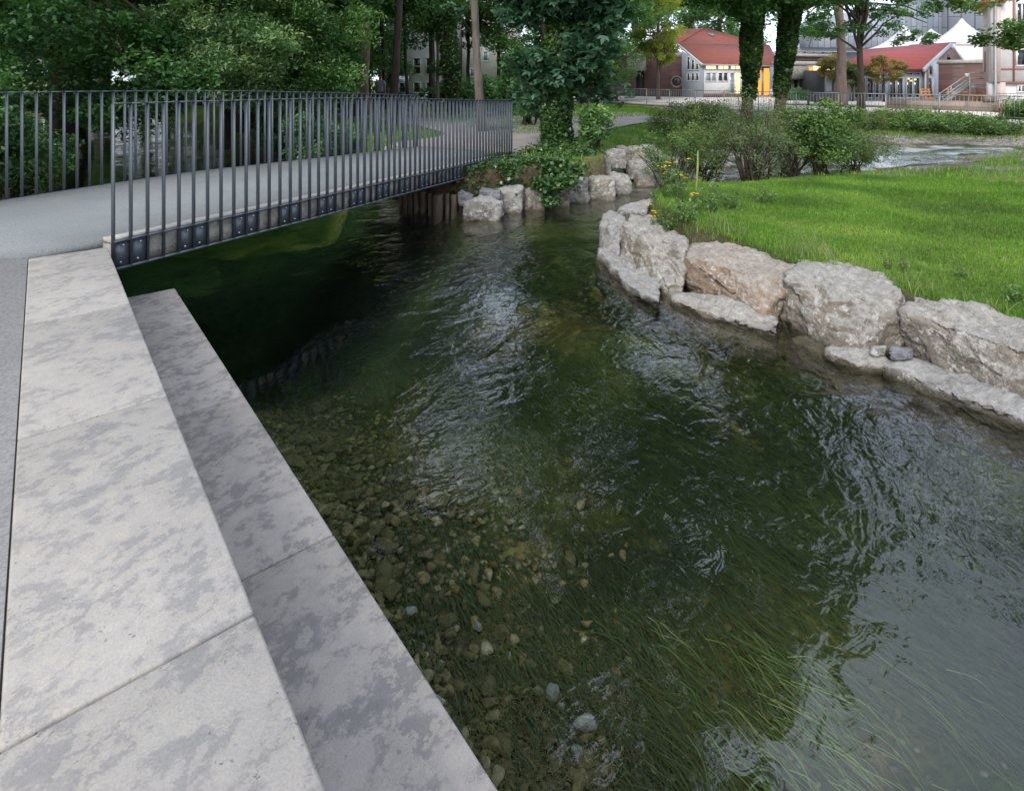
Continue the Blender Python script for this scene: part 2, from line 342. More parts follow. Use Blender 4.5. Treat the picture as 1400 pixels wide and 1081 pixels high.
def watermat():
    t = NT('river_water'); g = t.coord((1, 1, 1), (0, 0, .68))
    def st(sx, sy, sc, d, di, off=0, ps=0):
        mp = t.n('ShaderNodeMapping'); mp.inputs['Scale'].default_value = (sx, sy, 1); mp.inputs['Location'].default_value = (off, off*.7, 0); t.l(g, mp.inputs[0]); return t.noise(mp.outputs[0], sc, d, .5, di)
    a = st(1, .55, 3.2, 3, .8); b = st(1, .6, 10, 3, 1.2, 5); c = st(1, .8, 26, 2, .6, 9)
    cur = t.ramp(st(1, .8, .42, 3, .3, 2.7), [(.38, .22), (.62, 1.0)])
    h = t.math('ADD', t.math('ADD', a, t.math('MULTIPLY', b, .34)), t.math('MULTIPLY', c, .05)); sp = t.n('ShaderNodeSeparateXYZ'); t.l(t.coord(), sp.inputs[0]); k = t.math('ADD', t.math('MULTIPLY', sp.outputs[0], -.8), t.math('MULTIPLY', sp.outputs[1], .62))
    calm = t.ramp(t.math('MULTIPLY', t.math('ADD', k, 2.0), .25), [(.0, .3), (.28, .45), (.6, 1.0)]); o_ = t.math('ADD', t.math('MULTIPLY', t.math('SUBTRACT', sp.outputs[0], -.028), .778), t.math('MULTIPLY', t.math('SUBTRACT', sp.outputs[1], 1.48), .628))
    lee = t.ramp(t.math('MULTIPLY', o_, .4), [(.20, .22), (.60, .45), (.86, 1.0)]); h = t.math('MULTIPLY', t.math('MULTIPLY', t.math('MULTIPLY', h, cur), calm), lee)
    nm = t.n('ShaderNodeBump'); nm.inputs['Strength'].default_value = 1; nm.inputs['Distance'].default_value = .040; t.l(h, nm.inputs['Height'])
    gg = t.n('ShaderNodeNewGeometry'); dt = t.n('ShaderNodeVectorMath'); dt.operation = 'DOT_PRODUCT'; t.l(nm.outputs[0], dt.inputs[0]); t.l(gg.outputs['Incoming'], dt.inputs[1])
    fr_ = t.math('POWER', t.math('SUBTRACT', 1.0, t.math('MINIMUM', t.math('ABSOLUTE', dt.outputs['Value']), 1.0)), 4.6); fr_ = t.math('ADD', t.math('MULTIPLY', fr_, .95), .05)
    gl = t.n('ShaderNodeBsdfGlossy'); gl.inputs['Roughness'].default_value = .03; gl.inputs[0].default_value = (1, 1, 1, 1); t.l(nm.outputs[0], gl.inputs['Normal'])
    tr = t.n('ShaderNodeBsdfTransparent'); tr.inputs[0].default_value = (.93, .97, .94, 1)
    ms = t.n('ShaderNodeMixShader'); t.l(fr_, ms.inputs[0]); t.l(tr.outputs[0], ms.inputs[1]); t.l(gl.outputs[0], ms.inputs[2])
    fd = t.n('ShaderNodeBsdfDiffuse'); fd.inputs[0].default_value = (.75, .78, .8, 1); mf = t.n('ShaderNodeMixShader'); t.l(t.attr('foam'), mf.inputs[0]); t.l(ms.outputs[0], mf.inputs[1]); t.l(fd.outputs[0], mf.inputs[2])
    t.l(mf.outputs[0], t.out.inputs['Surface'])
    va = t.n('ShaderNodeVolumeAbsorption'); va.inputs['Color'].default_value = (.42, .62, .42, 1); va.inputs['Density'].default_value = WATER_DENS; t.l(va.outputs[0], t.out.inputs['Volume'])
    return t.m
WATER_DENS = .42
M['water'] = watermat()
bark = lambda n, c, v=.4: simple(n, c, .9, 0, v, 7, .9, 22, .04, (1, 1, .25))
M['bark_dark'] = bark('dark_bark', (.06, .048, .036)); M['bark_brown'] = bark('brown_bark', (.12, .09, .065))
M['bark_pale'] = bark('smooth_pale_bark', (.19, .165, .145), .3); M['bark_pink'] = bark('pinkish_bark', (.33, .24, .2), .3)
M['leaf_dark'] = leafmat('dark_leaves', [(0.0274, 0.0875, 0.0302), (0.0546, 0.1584, 0.0492), (0.0957, 0.2407, 0.0655), (0.1915, 0.3554, 0.0957)])
M['leaf_mid'] = leafmat('mid_leaves', [(0.0431, 0.1147, 0.0335), (0.0909, 0.2104, 0.0622), (0.1554, 0.3228, 0.0956), (0.3109, 0.4542, 0.1435)])
M['leaf_light'] = leafmat('grey_green_leaves', [(0.0839, 0.1678, 0.067), (0.1678, 0.2996, 0.1198), (0.2758, 0.4433, 0.1797), (0.4555, 0.5993, 0.2637)])
M['leaf_maple'] = leafmat('maple_leaves', [(0.0187, 0.0593, 0.0312), (0.0343, 0.103, 0.053), (0.0624, 0.156, 0.078), (0.1248, 0.2496, 0.117)], .2)
M['leaf_ivy'] = leafmat('ivy_leaves', [(0.0195, 0.052, 0.0163), (0.0455, 0.1057, 0.0292), (0.0894, 0.1707, 0.0455), (0.1788, 0.26, 0.0813)], .15, .35)
M['leaf_lime'] = leafmat('lime_leaves', [(0.1625, 0.2125, 0.025), (0.2875, 0.35, 0.0438), (0.425, 0.475, 0.075), (0.5625, 0.5625, 0.125)], .45)
M['leaf_olive'] = leafmat('olive_leaves', [(.055, .095, .03), (.11, .17, .05), (.17, .24, .07), (.28, .31, .12)])
M['leaf_shrub'] = leafmat('shrub_leaves', [(0.0469, 0.1016, 0.0281), (0.0938, 0.1875, 0.0469), (0.1562, 0.2812, 0.0703), (0.2812, 0.3906, 0.125)])
M['leaf_willow'] = leafmat('willow_leaves', [(.09, .13, .065), (.16, .22, .11), (.25, .32, .16), (.36, .42, .24)])
M['leaf_yellow'] = leafmat('autumn_leaves', [(0.12, 0.144, 0.036), (0.228, 0.204, 0.06), (0.36, 0.264, 0.084), (0.432, 0.288, 0.12)])
M['leaf_reed'] = leafmat('reed_leaves', [(.10, .09, .045), (.18, .15, .08), (.26, .2, .12), (.33, .26, .17)])
M['grass'] = leafmat('grass_blades', [(0.0633, 0.1495, 0.0138), (0.1265, 0.2702, 0.023), (0.207, 0.3795, 0.0403), (0.3795, 0.483, 0.1035)], .35)
M['grass_tall'] = leafmat('tall_grass', [(.07, .15, .03), (.14, .22, .05), (.25, .3, .1), (.4, .38, .2)], .3)
M['weed'] = leafmat('water_weed', [(.016, .026, .006), (.045, .058, .013), (.10, .115, .026), (.26, .28, .075)], .3)
M['yellow'] = simple('yellow_petals', (.85, .52, .01), .6, 0, .05, 5, 0)
M['white_paint'] = simple('white_paint', (.72, .73, .75), .6, 0, .06, 3, .1)
M['render_white'] = simple('white_render', (.74, .74, .75), .85, 0, .08, 3, .15)
M['grey_paint'] = simple('grey_paint', (.33, .37, .41), .5, 0, .08)
M['glass'] = simple('dark_glass', (.015, .02, .022), .06, 0, .3, 1, 0, spec=.9)
M['glass_pale'] = simple('pale_glass', (.2, .26, .3), .1, 0, .3, 1, 0, spec=.9)
def brick(name, c1, c2, mort, sc=1.0, bw=.24, bh=.075):
    t = NT(name); g = t.n('ShaderNodeNewGeometry'); sx = t.n('ShaderNodeSeparateXYZ'); t.l(g.outputs['Position'], sx.inputs[0])
    cb = t.n('ShaderNodeCombineXYZ'); t.l(t.math('ADD', sx.outputs[0], sx.outputs[1]), cb.inputs[0]); t.l(sx.outputs[2], cb.inputs[1])
    b = t.n('ShaderNodeTexBrick'); b.inputs['Scale'].default_value = sc; b.inputs['Brick Width'].default_value = bw; b.inputs['Row Height'].default_value = bh; b.inputs['Mortar Size'].default_value = bh*.09
    b.inputs['Color1'].default_value = (*c1, 1); b.inputs['Color2'].default_value = (*c2, 1); b.inputs['Mortar'].default_value = (*mort, 1); t.l(cb.outputs[0], b.inputs['Vector'])
    n = t.noise(t.coord(), 1.2, 4); c = t.mix(1.0, b.outputs[0], t.ramp(n, [(.3, (.8, .8, .8)), (.7, (1.15, 1.15, 1.15))]), 'MULTIPLY')
    t.pbr(c, .85, 0, t.bump(b.outputs['Fac'], -.4, .01)); return t.m
M['brick'] = brick('red_brown_brick', (.12, .062, .052), (.17, .088, .075), (.13, .11, .10), 1, .5, .16)
M['brick_pale'] = brick('weathered_block', (.28, .22, .18), (.36, .29, .24), (.2, .17, .15), 1, .7, .3)
def rooft(name, c, d):
    t = NT(name); v = t.coord(); w = t.n('ShaderNodeTexWave'); w.bands_direction = 'Z'; w.inputs['Scale'].default_value = 2.6; w.inputs['Distortion'].default_value = .3
    w2 = t.n('ShaderNodeTexWave'); w2.bands_direction = 'X'; w2.inputs['Scale'].default_value = 2.4; t.l(v, w.inputs[0]); t.l(v, w2.inputs[0])
    n = t.noise(v, 3, 4); k = t.math('MULTIPLY', w.outputs['Fac'], w2.outputs['Fac']); c0 = t.ramp(n, [(.3, c), (.7, tuple(x*1.25 for x in c))])
    t.pbr(t.mix(t.ramp(k, [(.0, .6), (.4, 0.0)]), c0, d), .8, 0, t.bump(k, .7, .06), .3); return t.m
M['tile'] = rooft('red_roof_tiles', (.31, .105, .08), (.12, .04, .035))
M['tile_bright'] = rooft('bright_red_roof_tiles', (.36, .085, .075), (.12, .03, .03))
M['timber_red'] = simple('red_brown_timber', (.30, .12, .09), .7, 0, .1)
M['pink_wall'] = simple('pinkish_render', (.62, .5, .47), .85, 0, .06)
M['bench_wood'] = simple('orange_bench_wood', (.62, .27, .09), .6, 0, .15, 8)
M['gantry'] = simple('galvanised_steel', (.36, .38, .40), .5, .3, .1)
def panels():
    t = NT('zinc_panels'); g = t.n('ShaderNodeNewGeometry'); sx = t.n('ShaderNodeSeparateXYZ'); t.l(g.outputs['Position'], sx.inputs[0])
    cb = t.n('ShaderNodeCombineXYZ'); t.l(sx.outputs[2], cb.inputs[0]); t.l(t.math('ADD', sx.outputs[0], t.math('MULTIPLY', sx.outputs[1], .6)), cb.inputs[1])
    b = t.n('ShaderNodeTexBrick'); b.inputs['Scale'].default_value = 1; b.inputs['Brick Width'].default_value = 3.6; b.inputs['Row Height'].default_value = 1.25; b.inputs['Mortar Size'].default_value = .07
    b.inputs['Color1'].default_value = (.30, .34, .40, 1); b.inputs['Color2'].default_value = (.42, .46, .52, 1); b.inputs['Mortar'].default_value = (.14, .17, .2, 1); t.l(cb.outputs[0], b.inputs['Vector'])
    t.pbr(b.outputs[0], .45, .3, t.bump(b.outputs['Fac'], -.3, .05)); return t.m
M['panels'] = panels()
M['tent'] = simple('white_tent_fabric', (.66, .66, .67), .7, 0, .03, 3, 0)
M['warm'] = emit('warm_lamp_light', (1.0, .33, .05), 1.1); M['warm_white'] = emit('warm_window_light', (1.0, .62, .28), 1.3)
M['sign'] = emit('lit_sign', (1.0, .80, .42), 1.5); M['sign_orange'] = emit('lit_sign_orange', (1.0, .40, .05), .9)
M['wood_stake'] = simple('weathered_timber', (.16, .125, .09), .9, 0, .5, 12, .8, 40, .02, (1, 1, .2))
M['cover'] = simple('dark_cover', (.05, .05, .055), .7)

# ============================================================ CAMERA, SKY, SUN
cam = D.cameras.new('camera'); co = D.objects.new('camera', cam); link(co); co.location = (0, 0, CZ); co.rotation_euler = (math.pi/2, 0, 0)
cam.sensor_width = 36; cam.lens = FOC/1400*36; cam.shift_y = -(540.5-HY)/1400; cam.clip_start = .05; cam.clip_end = 2000; scn.camera = co
w = D.worlds.new('World'); scn.world = w; w.use_nodes = True; nt = w.node_tree; bg = nt.nodes['Background']
sky = nt.nodes.new('ShaderNodeTexSky'); sky.sky_type = 'NISHITA'; sky.sun_disc = False
SE, SR = math.radians(40), math.radians(205)
sky.sun_elevation = SE; sky.sun_rotation = SR; sky.dust_density = 3; sky.air_density = 1; sky.ozone_density = 1
# high thin cloud over the whole sky, broken a little
tc = nt.nodes.new('ShaderNodeTexCoord'); nz = nt.nodes.new('ShaderNodeTexNoise'); nz.inputs['Scale'].default_value = 3; nz.inputs['Detail'].default_value = 6
nt.links.new(tc.outputs['Generated'], nz.inputs['Vector']); rp = nt.nodes.new('ShaderNodeValToRGB'); rp.color_ramp.elements[0].position = .3; rp.color_ramp.elements[0].color = (.55,)*3+(1,); rp.color_ramp.elements[1].position = .65; rp.color_ramp.elements[1].color = (.9,)*3+(1,)
nt.links.new(nz.outputs['Fac'], rp.inputs[0]); mx = nt.nodes.new('ShaderNodeMix'); mx.data_type = 'RGBA'; nt.links.new(rp.outputs[0], mx.inputs[0]); nt.links.new(sky.outputs[0], mx.inputs[6]); mx.inputs[7].default_value = (8.8, 9.4, 10.8, 1)
dp = nt.nodes.new('ShaderNodeVectorMath'); dp.operation = 'DOT_PRODUCT'; nt.links.new(tc.outputs['Generated'], dp.inputs[0]); dp.inputs[1].default_value = (.36, .77, .53)  # sky brightened ahead and to the right, added to strengthen reflections on the water
r2 = nt.nodes.new('ShaderNodeValToRGB'); r2.color_ramp.elements[0].position = .62; r2.color_ramp.elements[0].color = (.92,)*3+(1,); r2.color_ramp.elements[1].position = .92; r2.color_ramp.elements[1].color = (1.45, 1.5, 1.62, 1); nt.links.new(dp.outputs['Value'], r2.inputs[0])
m3 = nt.nodes.new('ShaderNodeMix'); m3.data_type = 'RGBA'; m3.blend_type = 'MULTIPLY'; m3.inputs[0].default_value = 1; nt.links.new(mx.outputs[2], m3.inputs[6]); nt.links.new(r2.outputs[0], m3.inputs[7]); nt.links.new(m3.outputs[2], bg.inputs['Color']); bg.inputs['Strength'].default_value = .09
sl = D.lights.new('sun', 'SUN'); sl.energy = 1.4; sl.angle = math.radians(20); sl.color = (1, .95, .88); so = D.objects.new('sun', sl); link(so)
# sun_rotation r: the sun stands towards (sin r, cos r)
sd = Vector((math.sin(SR)*math.cos(SE), math.cos(SR)*math.cos(SE), math.sin(SE))); so.rotation_euler = (-sd).to_track_quat('-Z', 'Y').to_euler(); so.location = (0, 0, 30)
scn.view_settings.view_transform = 'Standard'; scn.view_settings.look = 'None'; scn.view_settings.exposure = 0.8
scn.cycles.use_denoising = True; scn.cycles.max_bounces = 7; scn.cycles.diffuse_bounces = 2; scn.cycles.glossy_bounces = 2; scn.cycles.transmission_bounces = 3; scn.cycles.transparent_max_bounces = 6
scn.cycles.use_adaptive_sampling = True; scn.cycles.adaptive_threshold = .02; scn.cycles.sample_clamp_indirect = 6
try: scn.cycles.caustics_reflective = False
except Exception: pass

# ============================================================ TERRAIN
U = np.array([-.628, .778]); N = np.array([.778, .628])      # along the steps, and out over the water
E0 = np.array([-.028, 1.48])                                  # a point on the lower step's edge
def stp(s, n): p = E0+U*s+N*n; return (p[0], p[1])
RIVER = np.array([stp(-6, -.9), stp(4.5, -.9), (-4.9, 6.6), (-7.3, 9.2), (-11.0, 13), (-20, 23), (-33, 37), (-26, 40), (-15, 28), (-7.8, 18.3), (-3.9, 13.4), (-1.5, 10.35), (-.75, 10.0), (0, 10.5), (.8, 10.9), (1.9, 11.8), (2.5, 12.6), (3.2, 14.5),
    (4.8, 17.0), (8, 20.0), (11, 21.0), (15.5, 20.8), (22, 19.0), (34, 17), (34, 14.8), (22, 17.4), (16.2, 19.2), (13.6, 18.0), (10.2, 15.4), (7.5, 14.7), (5.4, 14.0), (4.0, 12.8), (3.0, 11.0), (2.4, 9.7), (1.95, 8.8), (1.85, 7.9), (2.12, 7.05), (2.7, 6.25), (2.9, 5.8), (3.4, 5.3), (3.65, 4.8), (4.1, 4.3), (6.2, 2.6), (9, -.3), (10.5, -4)])
def pdist(P, poly):   # signed distance, positive inside
    P = np.asarray(P, float); d = np.full(len(P), 1e9); inside = np.zeros(len(P), bool); n = len(poly)
    for i in range(n):
        a, b = poly[i], poly[(i+1) % n]; e = b-a; w = P-a; t = np.clip((w@e)/(e@e), 0, 1); q = w-t[:, None]*e; d = np.minimum(d, np.sum(q*q, 1))
        c = (a[1] > P[:, 1]) != (b[1] > P[:, 1]); x = (b[0]-a[0])*(P[:, 1]-a[1])/(b[1]-a[1]+1e-12)+a[0]; inside ^= c & (P[:, 0] < x)
    d = np.sqrt(d); return np.where(inside, d, -d)
def sm(x, a, b): t = np.clip((x-a)/(b-a), 0, 1); return t*t*(3-2*t)
def height(P):
    P = np.asarray(P, float); x, y = P[:, 0], P[:, 1]; d = pdist(P, RIVER); P3 = np.c_[P, np.zeros(len(P))]
    nz = fbm(P3*.9, 4, 11)
    land = .22+.08*nz
    lawn = sm(x-.0, .3, 1.2)*(1-sm(y-.08*x, 10.2, 13.2)); land = land+(.40-land)*lawn
    pl = (1-sm(x-.25*(y-10), 1.2, 4.5))*sm(x+y*.72, -3, 1)*(1-sm(y, 34, 44)); land = land+(.74-land)*pl
    left = 1-sm(x+y*.72, -3, 0); land = land+(.55-land)*left*(1-pl)
    near = (1-sm(y, 5.5, 8))*(x < 0); land = land*(1-near)+(.86)*near
    far = sm(y+.95*x, 62, 66)*sm(y, 25, 30); land = land*(1-far)+.3*far
    land = land+.012*fbm(P3*4, 3, 4)
    bw = .22+(sm(y, 9.5, 12))*(x > 2)*1.8+((x < -1.7) & (y > 6.5))*1.2+((x > -1.7) & (x < 3) & (y > 9.5))*.1
    out = sm(-d, 0, bw)
    dep = .36+.20*sm(d, .6, 2.5)+.75*np.exp(-(((x+2.9)/2.7)**2+((y-7.4)/2.4)**2))+.6*np.exp(-(((x+4.6)/1.6)**2+((y-7.2)/1.6)**2))+.1*nz
    dep = dep-.2*sm(y, 12, 14)*(x > 2)+.95*sm(-x, 2.3, 4.2)*sm(y, 6.3, 8.5)
    inn = sm(d, -.02, .5)
    return np.where(d > 0, -dep*inn-.0, land*out), d
xs = np.unique(np.concatenate([np.linspace(-400, -60, 8), np.linspace(-60, -12, 40), np.linspace(-12, -6, 30), np.arange(-6, 9, .075), np.linspace(9, 30, 90), np.linspace(30, 60, 20), np.linspace(60, 400, 8)]))
ys = np.unique(np.concatenate([np.linspace(-60, -4, 8), np.linspace(-4, 0, 10), np.arange(0, 15, .075), np.linspace(15, 30, 100), np.linspace(30, 70, 40), np.linspace(70, 600, 10)]))
GX, GY = np.meshgrid(xs, ys); GP = np.c_[GX.ravel(), GY.ravel()]; GZ, GD = height(GP)
P3 = np.c_[GP, np.zeros(len(GP))]; inr = GD > 0
bn = fbm(P3*2.2, 5, 21); near_bank = sm(-((GP-E0)@N), -1.6, .2)
GZ = GZ+np.where(inr, .055*bn*sm(GD, .1, .5)+.045*np.abs(vnoise(P3*5.5, 8)), 0)
nxn, nyn = len(xs), len(ys); ii = (np.arange(nyn-1)[:, None]*nxn+np.arange(nxn-1)).ravel(); GF = np.c_[ii, ii+1, ii+1+nxn, ii+nxn]
g = mesh_obj('ground', np.c_[GP, GZ], GF, M['ground'], smooth=True); tag(g, kind='structure')
def lerp(a, b, t): return np.asarray(a)[None]*(1-t[:, None])+np.asarray(b)[None]*t[:, None]
n1 = sm(fbm(P3*1.3, 4, 31), -.3, .3); x, y = GP[:, 0], GP[:, 1]
grass = lerp((.07, .15, .015), (.15, .2, .045), n1); soil = lerp((.07, .05, .032), (.13, .10, .07), n1); gravel = lerp((.17, .15, .125), (.30, .27, .235), n1)
bed = lerp((.08, .06, .02), (.27, .20, .085), sm(fbm(P3*1.8, 5, 41), -.35, .35))
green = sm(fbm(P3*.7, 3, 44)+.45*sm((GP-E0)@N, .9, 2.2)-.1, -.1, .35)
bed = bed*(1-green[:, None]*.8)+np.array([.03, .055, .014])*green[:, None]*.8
dark_bed = sm(-x+.35*(y-6), 1.9, 3.0)*sm(y, 4.9, 6.2)*(y < 12.5); bed = bed*(1-dark_bed[:, None])+np.array([.012, .022, .018])*dark_bed[:, None]  # bed colour darkened to near black under the bridge and just upstream
br = sm(1.4-np.hypot(x-.1, y-1.9), 0, .5); bed = bed*(1-br[:, None]*.7)+np.array([.24, .20, .14])*br[:, None]*.7
land = grass.copy(); bare = sm(-GD, 0, .35)
gz = sm(.30-GZ+.12*fbm(P3*1.1, 4, 51), 0, .12)*(y > 9)*(x > 5); land = land*(1-gz[:, None])+gravel*gz[:, None]
e = 1-sm(-GD, .12, .42+.5*((x < 1.2) & (x > -3) & (y > 9))); land = land*(1-e[:, None])+soil*e[:, None]
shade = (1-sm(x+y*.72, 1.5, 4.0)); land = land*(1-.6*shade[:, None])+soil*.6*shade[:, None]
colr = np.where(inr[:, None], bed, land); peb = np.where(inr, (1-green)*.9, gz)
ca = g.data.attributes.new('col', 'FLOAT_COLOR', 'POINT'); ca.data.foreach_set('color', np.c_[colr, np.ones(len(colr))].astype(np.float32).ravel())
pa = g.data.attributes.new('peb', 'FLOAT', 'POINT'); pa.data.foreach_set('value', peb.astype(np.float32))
def hz(x, y): z, _ = height(np.array([[x, y]])); return float(z[0])
# water body: wavy top, closed below the bed
wx = np.unique(np.r_[np.linspace(-34, -6, 40), np.arange(-6, 7, .07), np.linspace(7, 34, 90)]); wy = np.unique(np.r_[-4, np.arange(0, 15, .07), np.linspace(15, 41, 90)])
WX, WY = np.meshgrid(wx, wy); WP = np.c_[WX.ravel(), WY.ravel(), np.zeros(WX.size)]
rot = WP.copy(); rot[:, 0] = WP[:, 0]*.78+WP[:, 1]*.63; rot[:, 1] = (-WP[:, 0]*.63+WP[:, 1]*.78)*.5
fast = sm(WP[:, 1], 11.5, 14)*(WP[:, 0] > 2)
WP[:, 2] = .007*fbm(rot*2.4, 2, 61)+fast*.085*fbm(WP*np.array([1.2, 4.5, 1]), 3, 66)
a, b = len(wx), len(wy); wi = (np.arange(b-1)[:, None]*a+np.arange(a-1)).ravel(); WF = [tuple(q) for q in np.c_[wi, wi+1, wi+1+a, wi+a]]
k = len(WP); x0, x1, y0, y1 = wx[0], wx[-1], wy[0], wy[-1]; WV = np.r_[WP, [[x0, y0, -1.9], [x1, y0, -1.9], [x1, y1, -1.9], [x0, y1, -1.9]]]
s_ = list(range(a)); e_ = [(b-1)*a+i for i in range(a)]; l_ = [i*a for i in range(b)]; r_ = [i*a+a-1 for i in range(b)]
WF += [tuple([k, k+1]+s_[::-1]), tuple([k+2, k+3]+e_), tuple([k+3, k]+l_), tuple([k+1, k+2]+r_[::-1]), (k, k+3, k+2, k+1)]
wo = tag(mesh_obj('river_water', WV, WF, M['water'], smooth=True), kind='structure'); fm = np.zeros(len(WV)); fm[:k] = fast*(np.clip((fbm(WP*np.array([.8, 3.2, 1]), 4, 67)-.02)*4, 0, 1)*.5*(WP[:, 1] < 24)+.05); wo.data.attributes.new('foam', 'FLOAT', 'POINT').data.foreach_set('value', fm.astype(np.float32))
# ============================================================ STONE STEPS AND FOREGROUND PATH
def block(name, s0, s1, n0, n1, z0, z1, mat, label, group):
    P = [stp(s0, n0), stp(s1, n0), stp(s1, n1), stp(s0, n1)]; c = np.mean(P, 0)
    mb = MB(); mb.prism([P[0], P[3], P[2], P[1]], z0, z1)
    o = mb.build(name, mat, None, top_loc=(c[0], c[1], z0), bevel=.009); return tag(o, label, 'stone block', group)
TG, LG = 'upper row of pale stone blocks', 'lower row of grey stone blocks'
uj = [4.66, 3.10, 1.765, .43, -1.0, -2.5]; ulab = ['pale stone block of the upper row, touching the bridge deck', 'pale stone block of the upper row, second from the bridge',
    'long blotched pale stone block of the upper row, third from the bridge', 'white-blotched pale stone block of the upper row, nearest the viewer', 'pale stone block of the upper row just behind the viewer']
for i in range(5): block('stone_block', uj[i+1]+.004, uj[i]-.004, -.975, -.474, -.95, .97, M['paver'], ulab[i], TG)
lj = [4.58, 3.68, 2.38, 1.08, -.25, -2.5]; llab = ['grey stone block of the lower step, farthest and nearest the bridge', 'grey stone block of the lower step, second from its bridge end',
    'grey stone block of the lower step, third from its bridge end', 'grey stone block of the lower step, nearest the viewer by the pebbles', 'grey stone block of the lower step just behind the viewer']
for i in range(5): block('stone_block', lj[i+1]+.003, lj[i]-.003, -.472, -.002, -.95, .55, M['paver_low'], llab[i], LG)
# foreground path: washed concrete behind the blocks
mb = MB(); mb.prism([stp(-6, -.98), stp(4.66, -.98), (-12, 4.42), (-12, -4)], .5, .968); tag(mb.build('footpath', M['aggregate']), kind='structure')

# ============================================================ FOOTBRIDGE
def crv(pts, n=400):
    P = np.array(pts, float); P = np.r_[[2*P[0]-P[1]], P, [2*P[-1]-P[-2]]]; out = []
    for i in range(1, len(P)-2):
        t = np.linspace(0, 1, n)[:, None]
        out.append(.5*(2*P[i]+(P[i+1]-P[i-1])*t+(2*P[i-1]-5*P[i]+4*P[i+1]-P[i+2])*t*t+(3*P[i]-P[i-1]-3*P[i+1]+P[i+2])*t**3))
    return np.concatenate(out)
def resample(C, step, off=0):
    d = np.r_[0, np.cumsum(np.linalg.norm(np.diff(C[:, :2], axis=0), axis=1))]; s = np.arange(off, d[-1], step)
    return np.c_[[np.interp(s, d, C[:, j]) for j in range(3)]].T
NE = crv([(-3.32, 4.87, 1.00), (-2.24, 6.89, .975), (-1.51, 8.64, .915), (-.62, 10.95, .81), (0.0, 12.6, .745)])
FE = crv([(-6.0, 4.84, 1.055), (-5.39, 6.3, 1.06), (-4.58, 8.14, 1.04), (-3.95, 9.2, 1.01), (-3.06, 10.9, .94), (-2.1, 13.1, .84)])
bridge = empty('footbridge', (-2.7, 9.0, .7), 'grey steel footbridge with a curved deck and thin upright balusters over the river', 'footbridge')
nb = resample(NE, .14); fb = resample(FE, .14)
m = 40; A = resample(NE, 9.0/m)[:m]; 
def even(C, m):
    d = np.r_[0, np.cumsum(np.linalg.norm(np.diff(C[:, :2], axis=0), axis=1))]; s = np.linspace(0, d[-1], m); return np.c_[[np.interp(s, d, C[:, j]) for j in range(3)]].T
A = even(NE, m); B = even(FE, m)
def strip(mb, P, Q, zt, zb):  # solid strip between two polylines, with thickness
    n = len(P); vs = []
    for p, q in zip(P, Q): vs += [(p[0], p[1], p[2]+zb), (q[0], q[1], q[2]+zb), (q[0], q[1], q[2]+zt), (p[0], p[1], p[2]+zt)]
    fs = [(0, 3, 2, 1), tuple(4*(n-1)+i for i in (0, 1, 2, 3))]
    for i in range(n-1):
        for j in range(4): a, b = 4*i+j, 4*i+(j+1) % 4; fs.append((a, b, b+4, a+4))
    mb.add(vs, fs)
def inset(P, d, sgn=1):
    T = np.gradient(P[:, :2], axis=0); T /= np.linalg.norm(T, axis=1)[:, None]; Nn = np.c_[-T[:, 1], T[:, 0]]*sgn; Q = P.copy(); Q[:, :2] += Nn*d; return Q
mb = MB(); strip(mb, np.r_[[[-3.80, 4.49, 1.002]], inset(A, .16)], np.r_[[[-6.04, 4.36, 1.056]], inset(B, .03, -1)], .004, -.10); mb.build('deck', M['deck'], bridge)
mb = MB(); strip(mb, inset(A, .035), inset(A, .158), .012, -.03); mb.build('kerb_strip', M['kerb'], bridge); mb = MB(); strip(mb, inset(A, .035), inset(A, .158), -.032, -.26); strip(mb, inset(A, .158), inset(B, .04, -1), -.105, -.27); mb.build('deck_slab', M['concrete_dirty'], bridge)
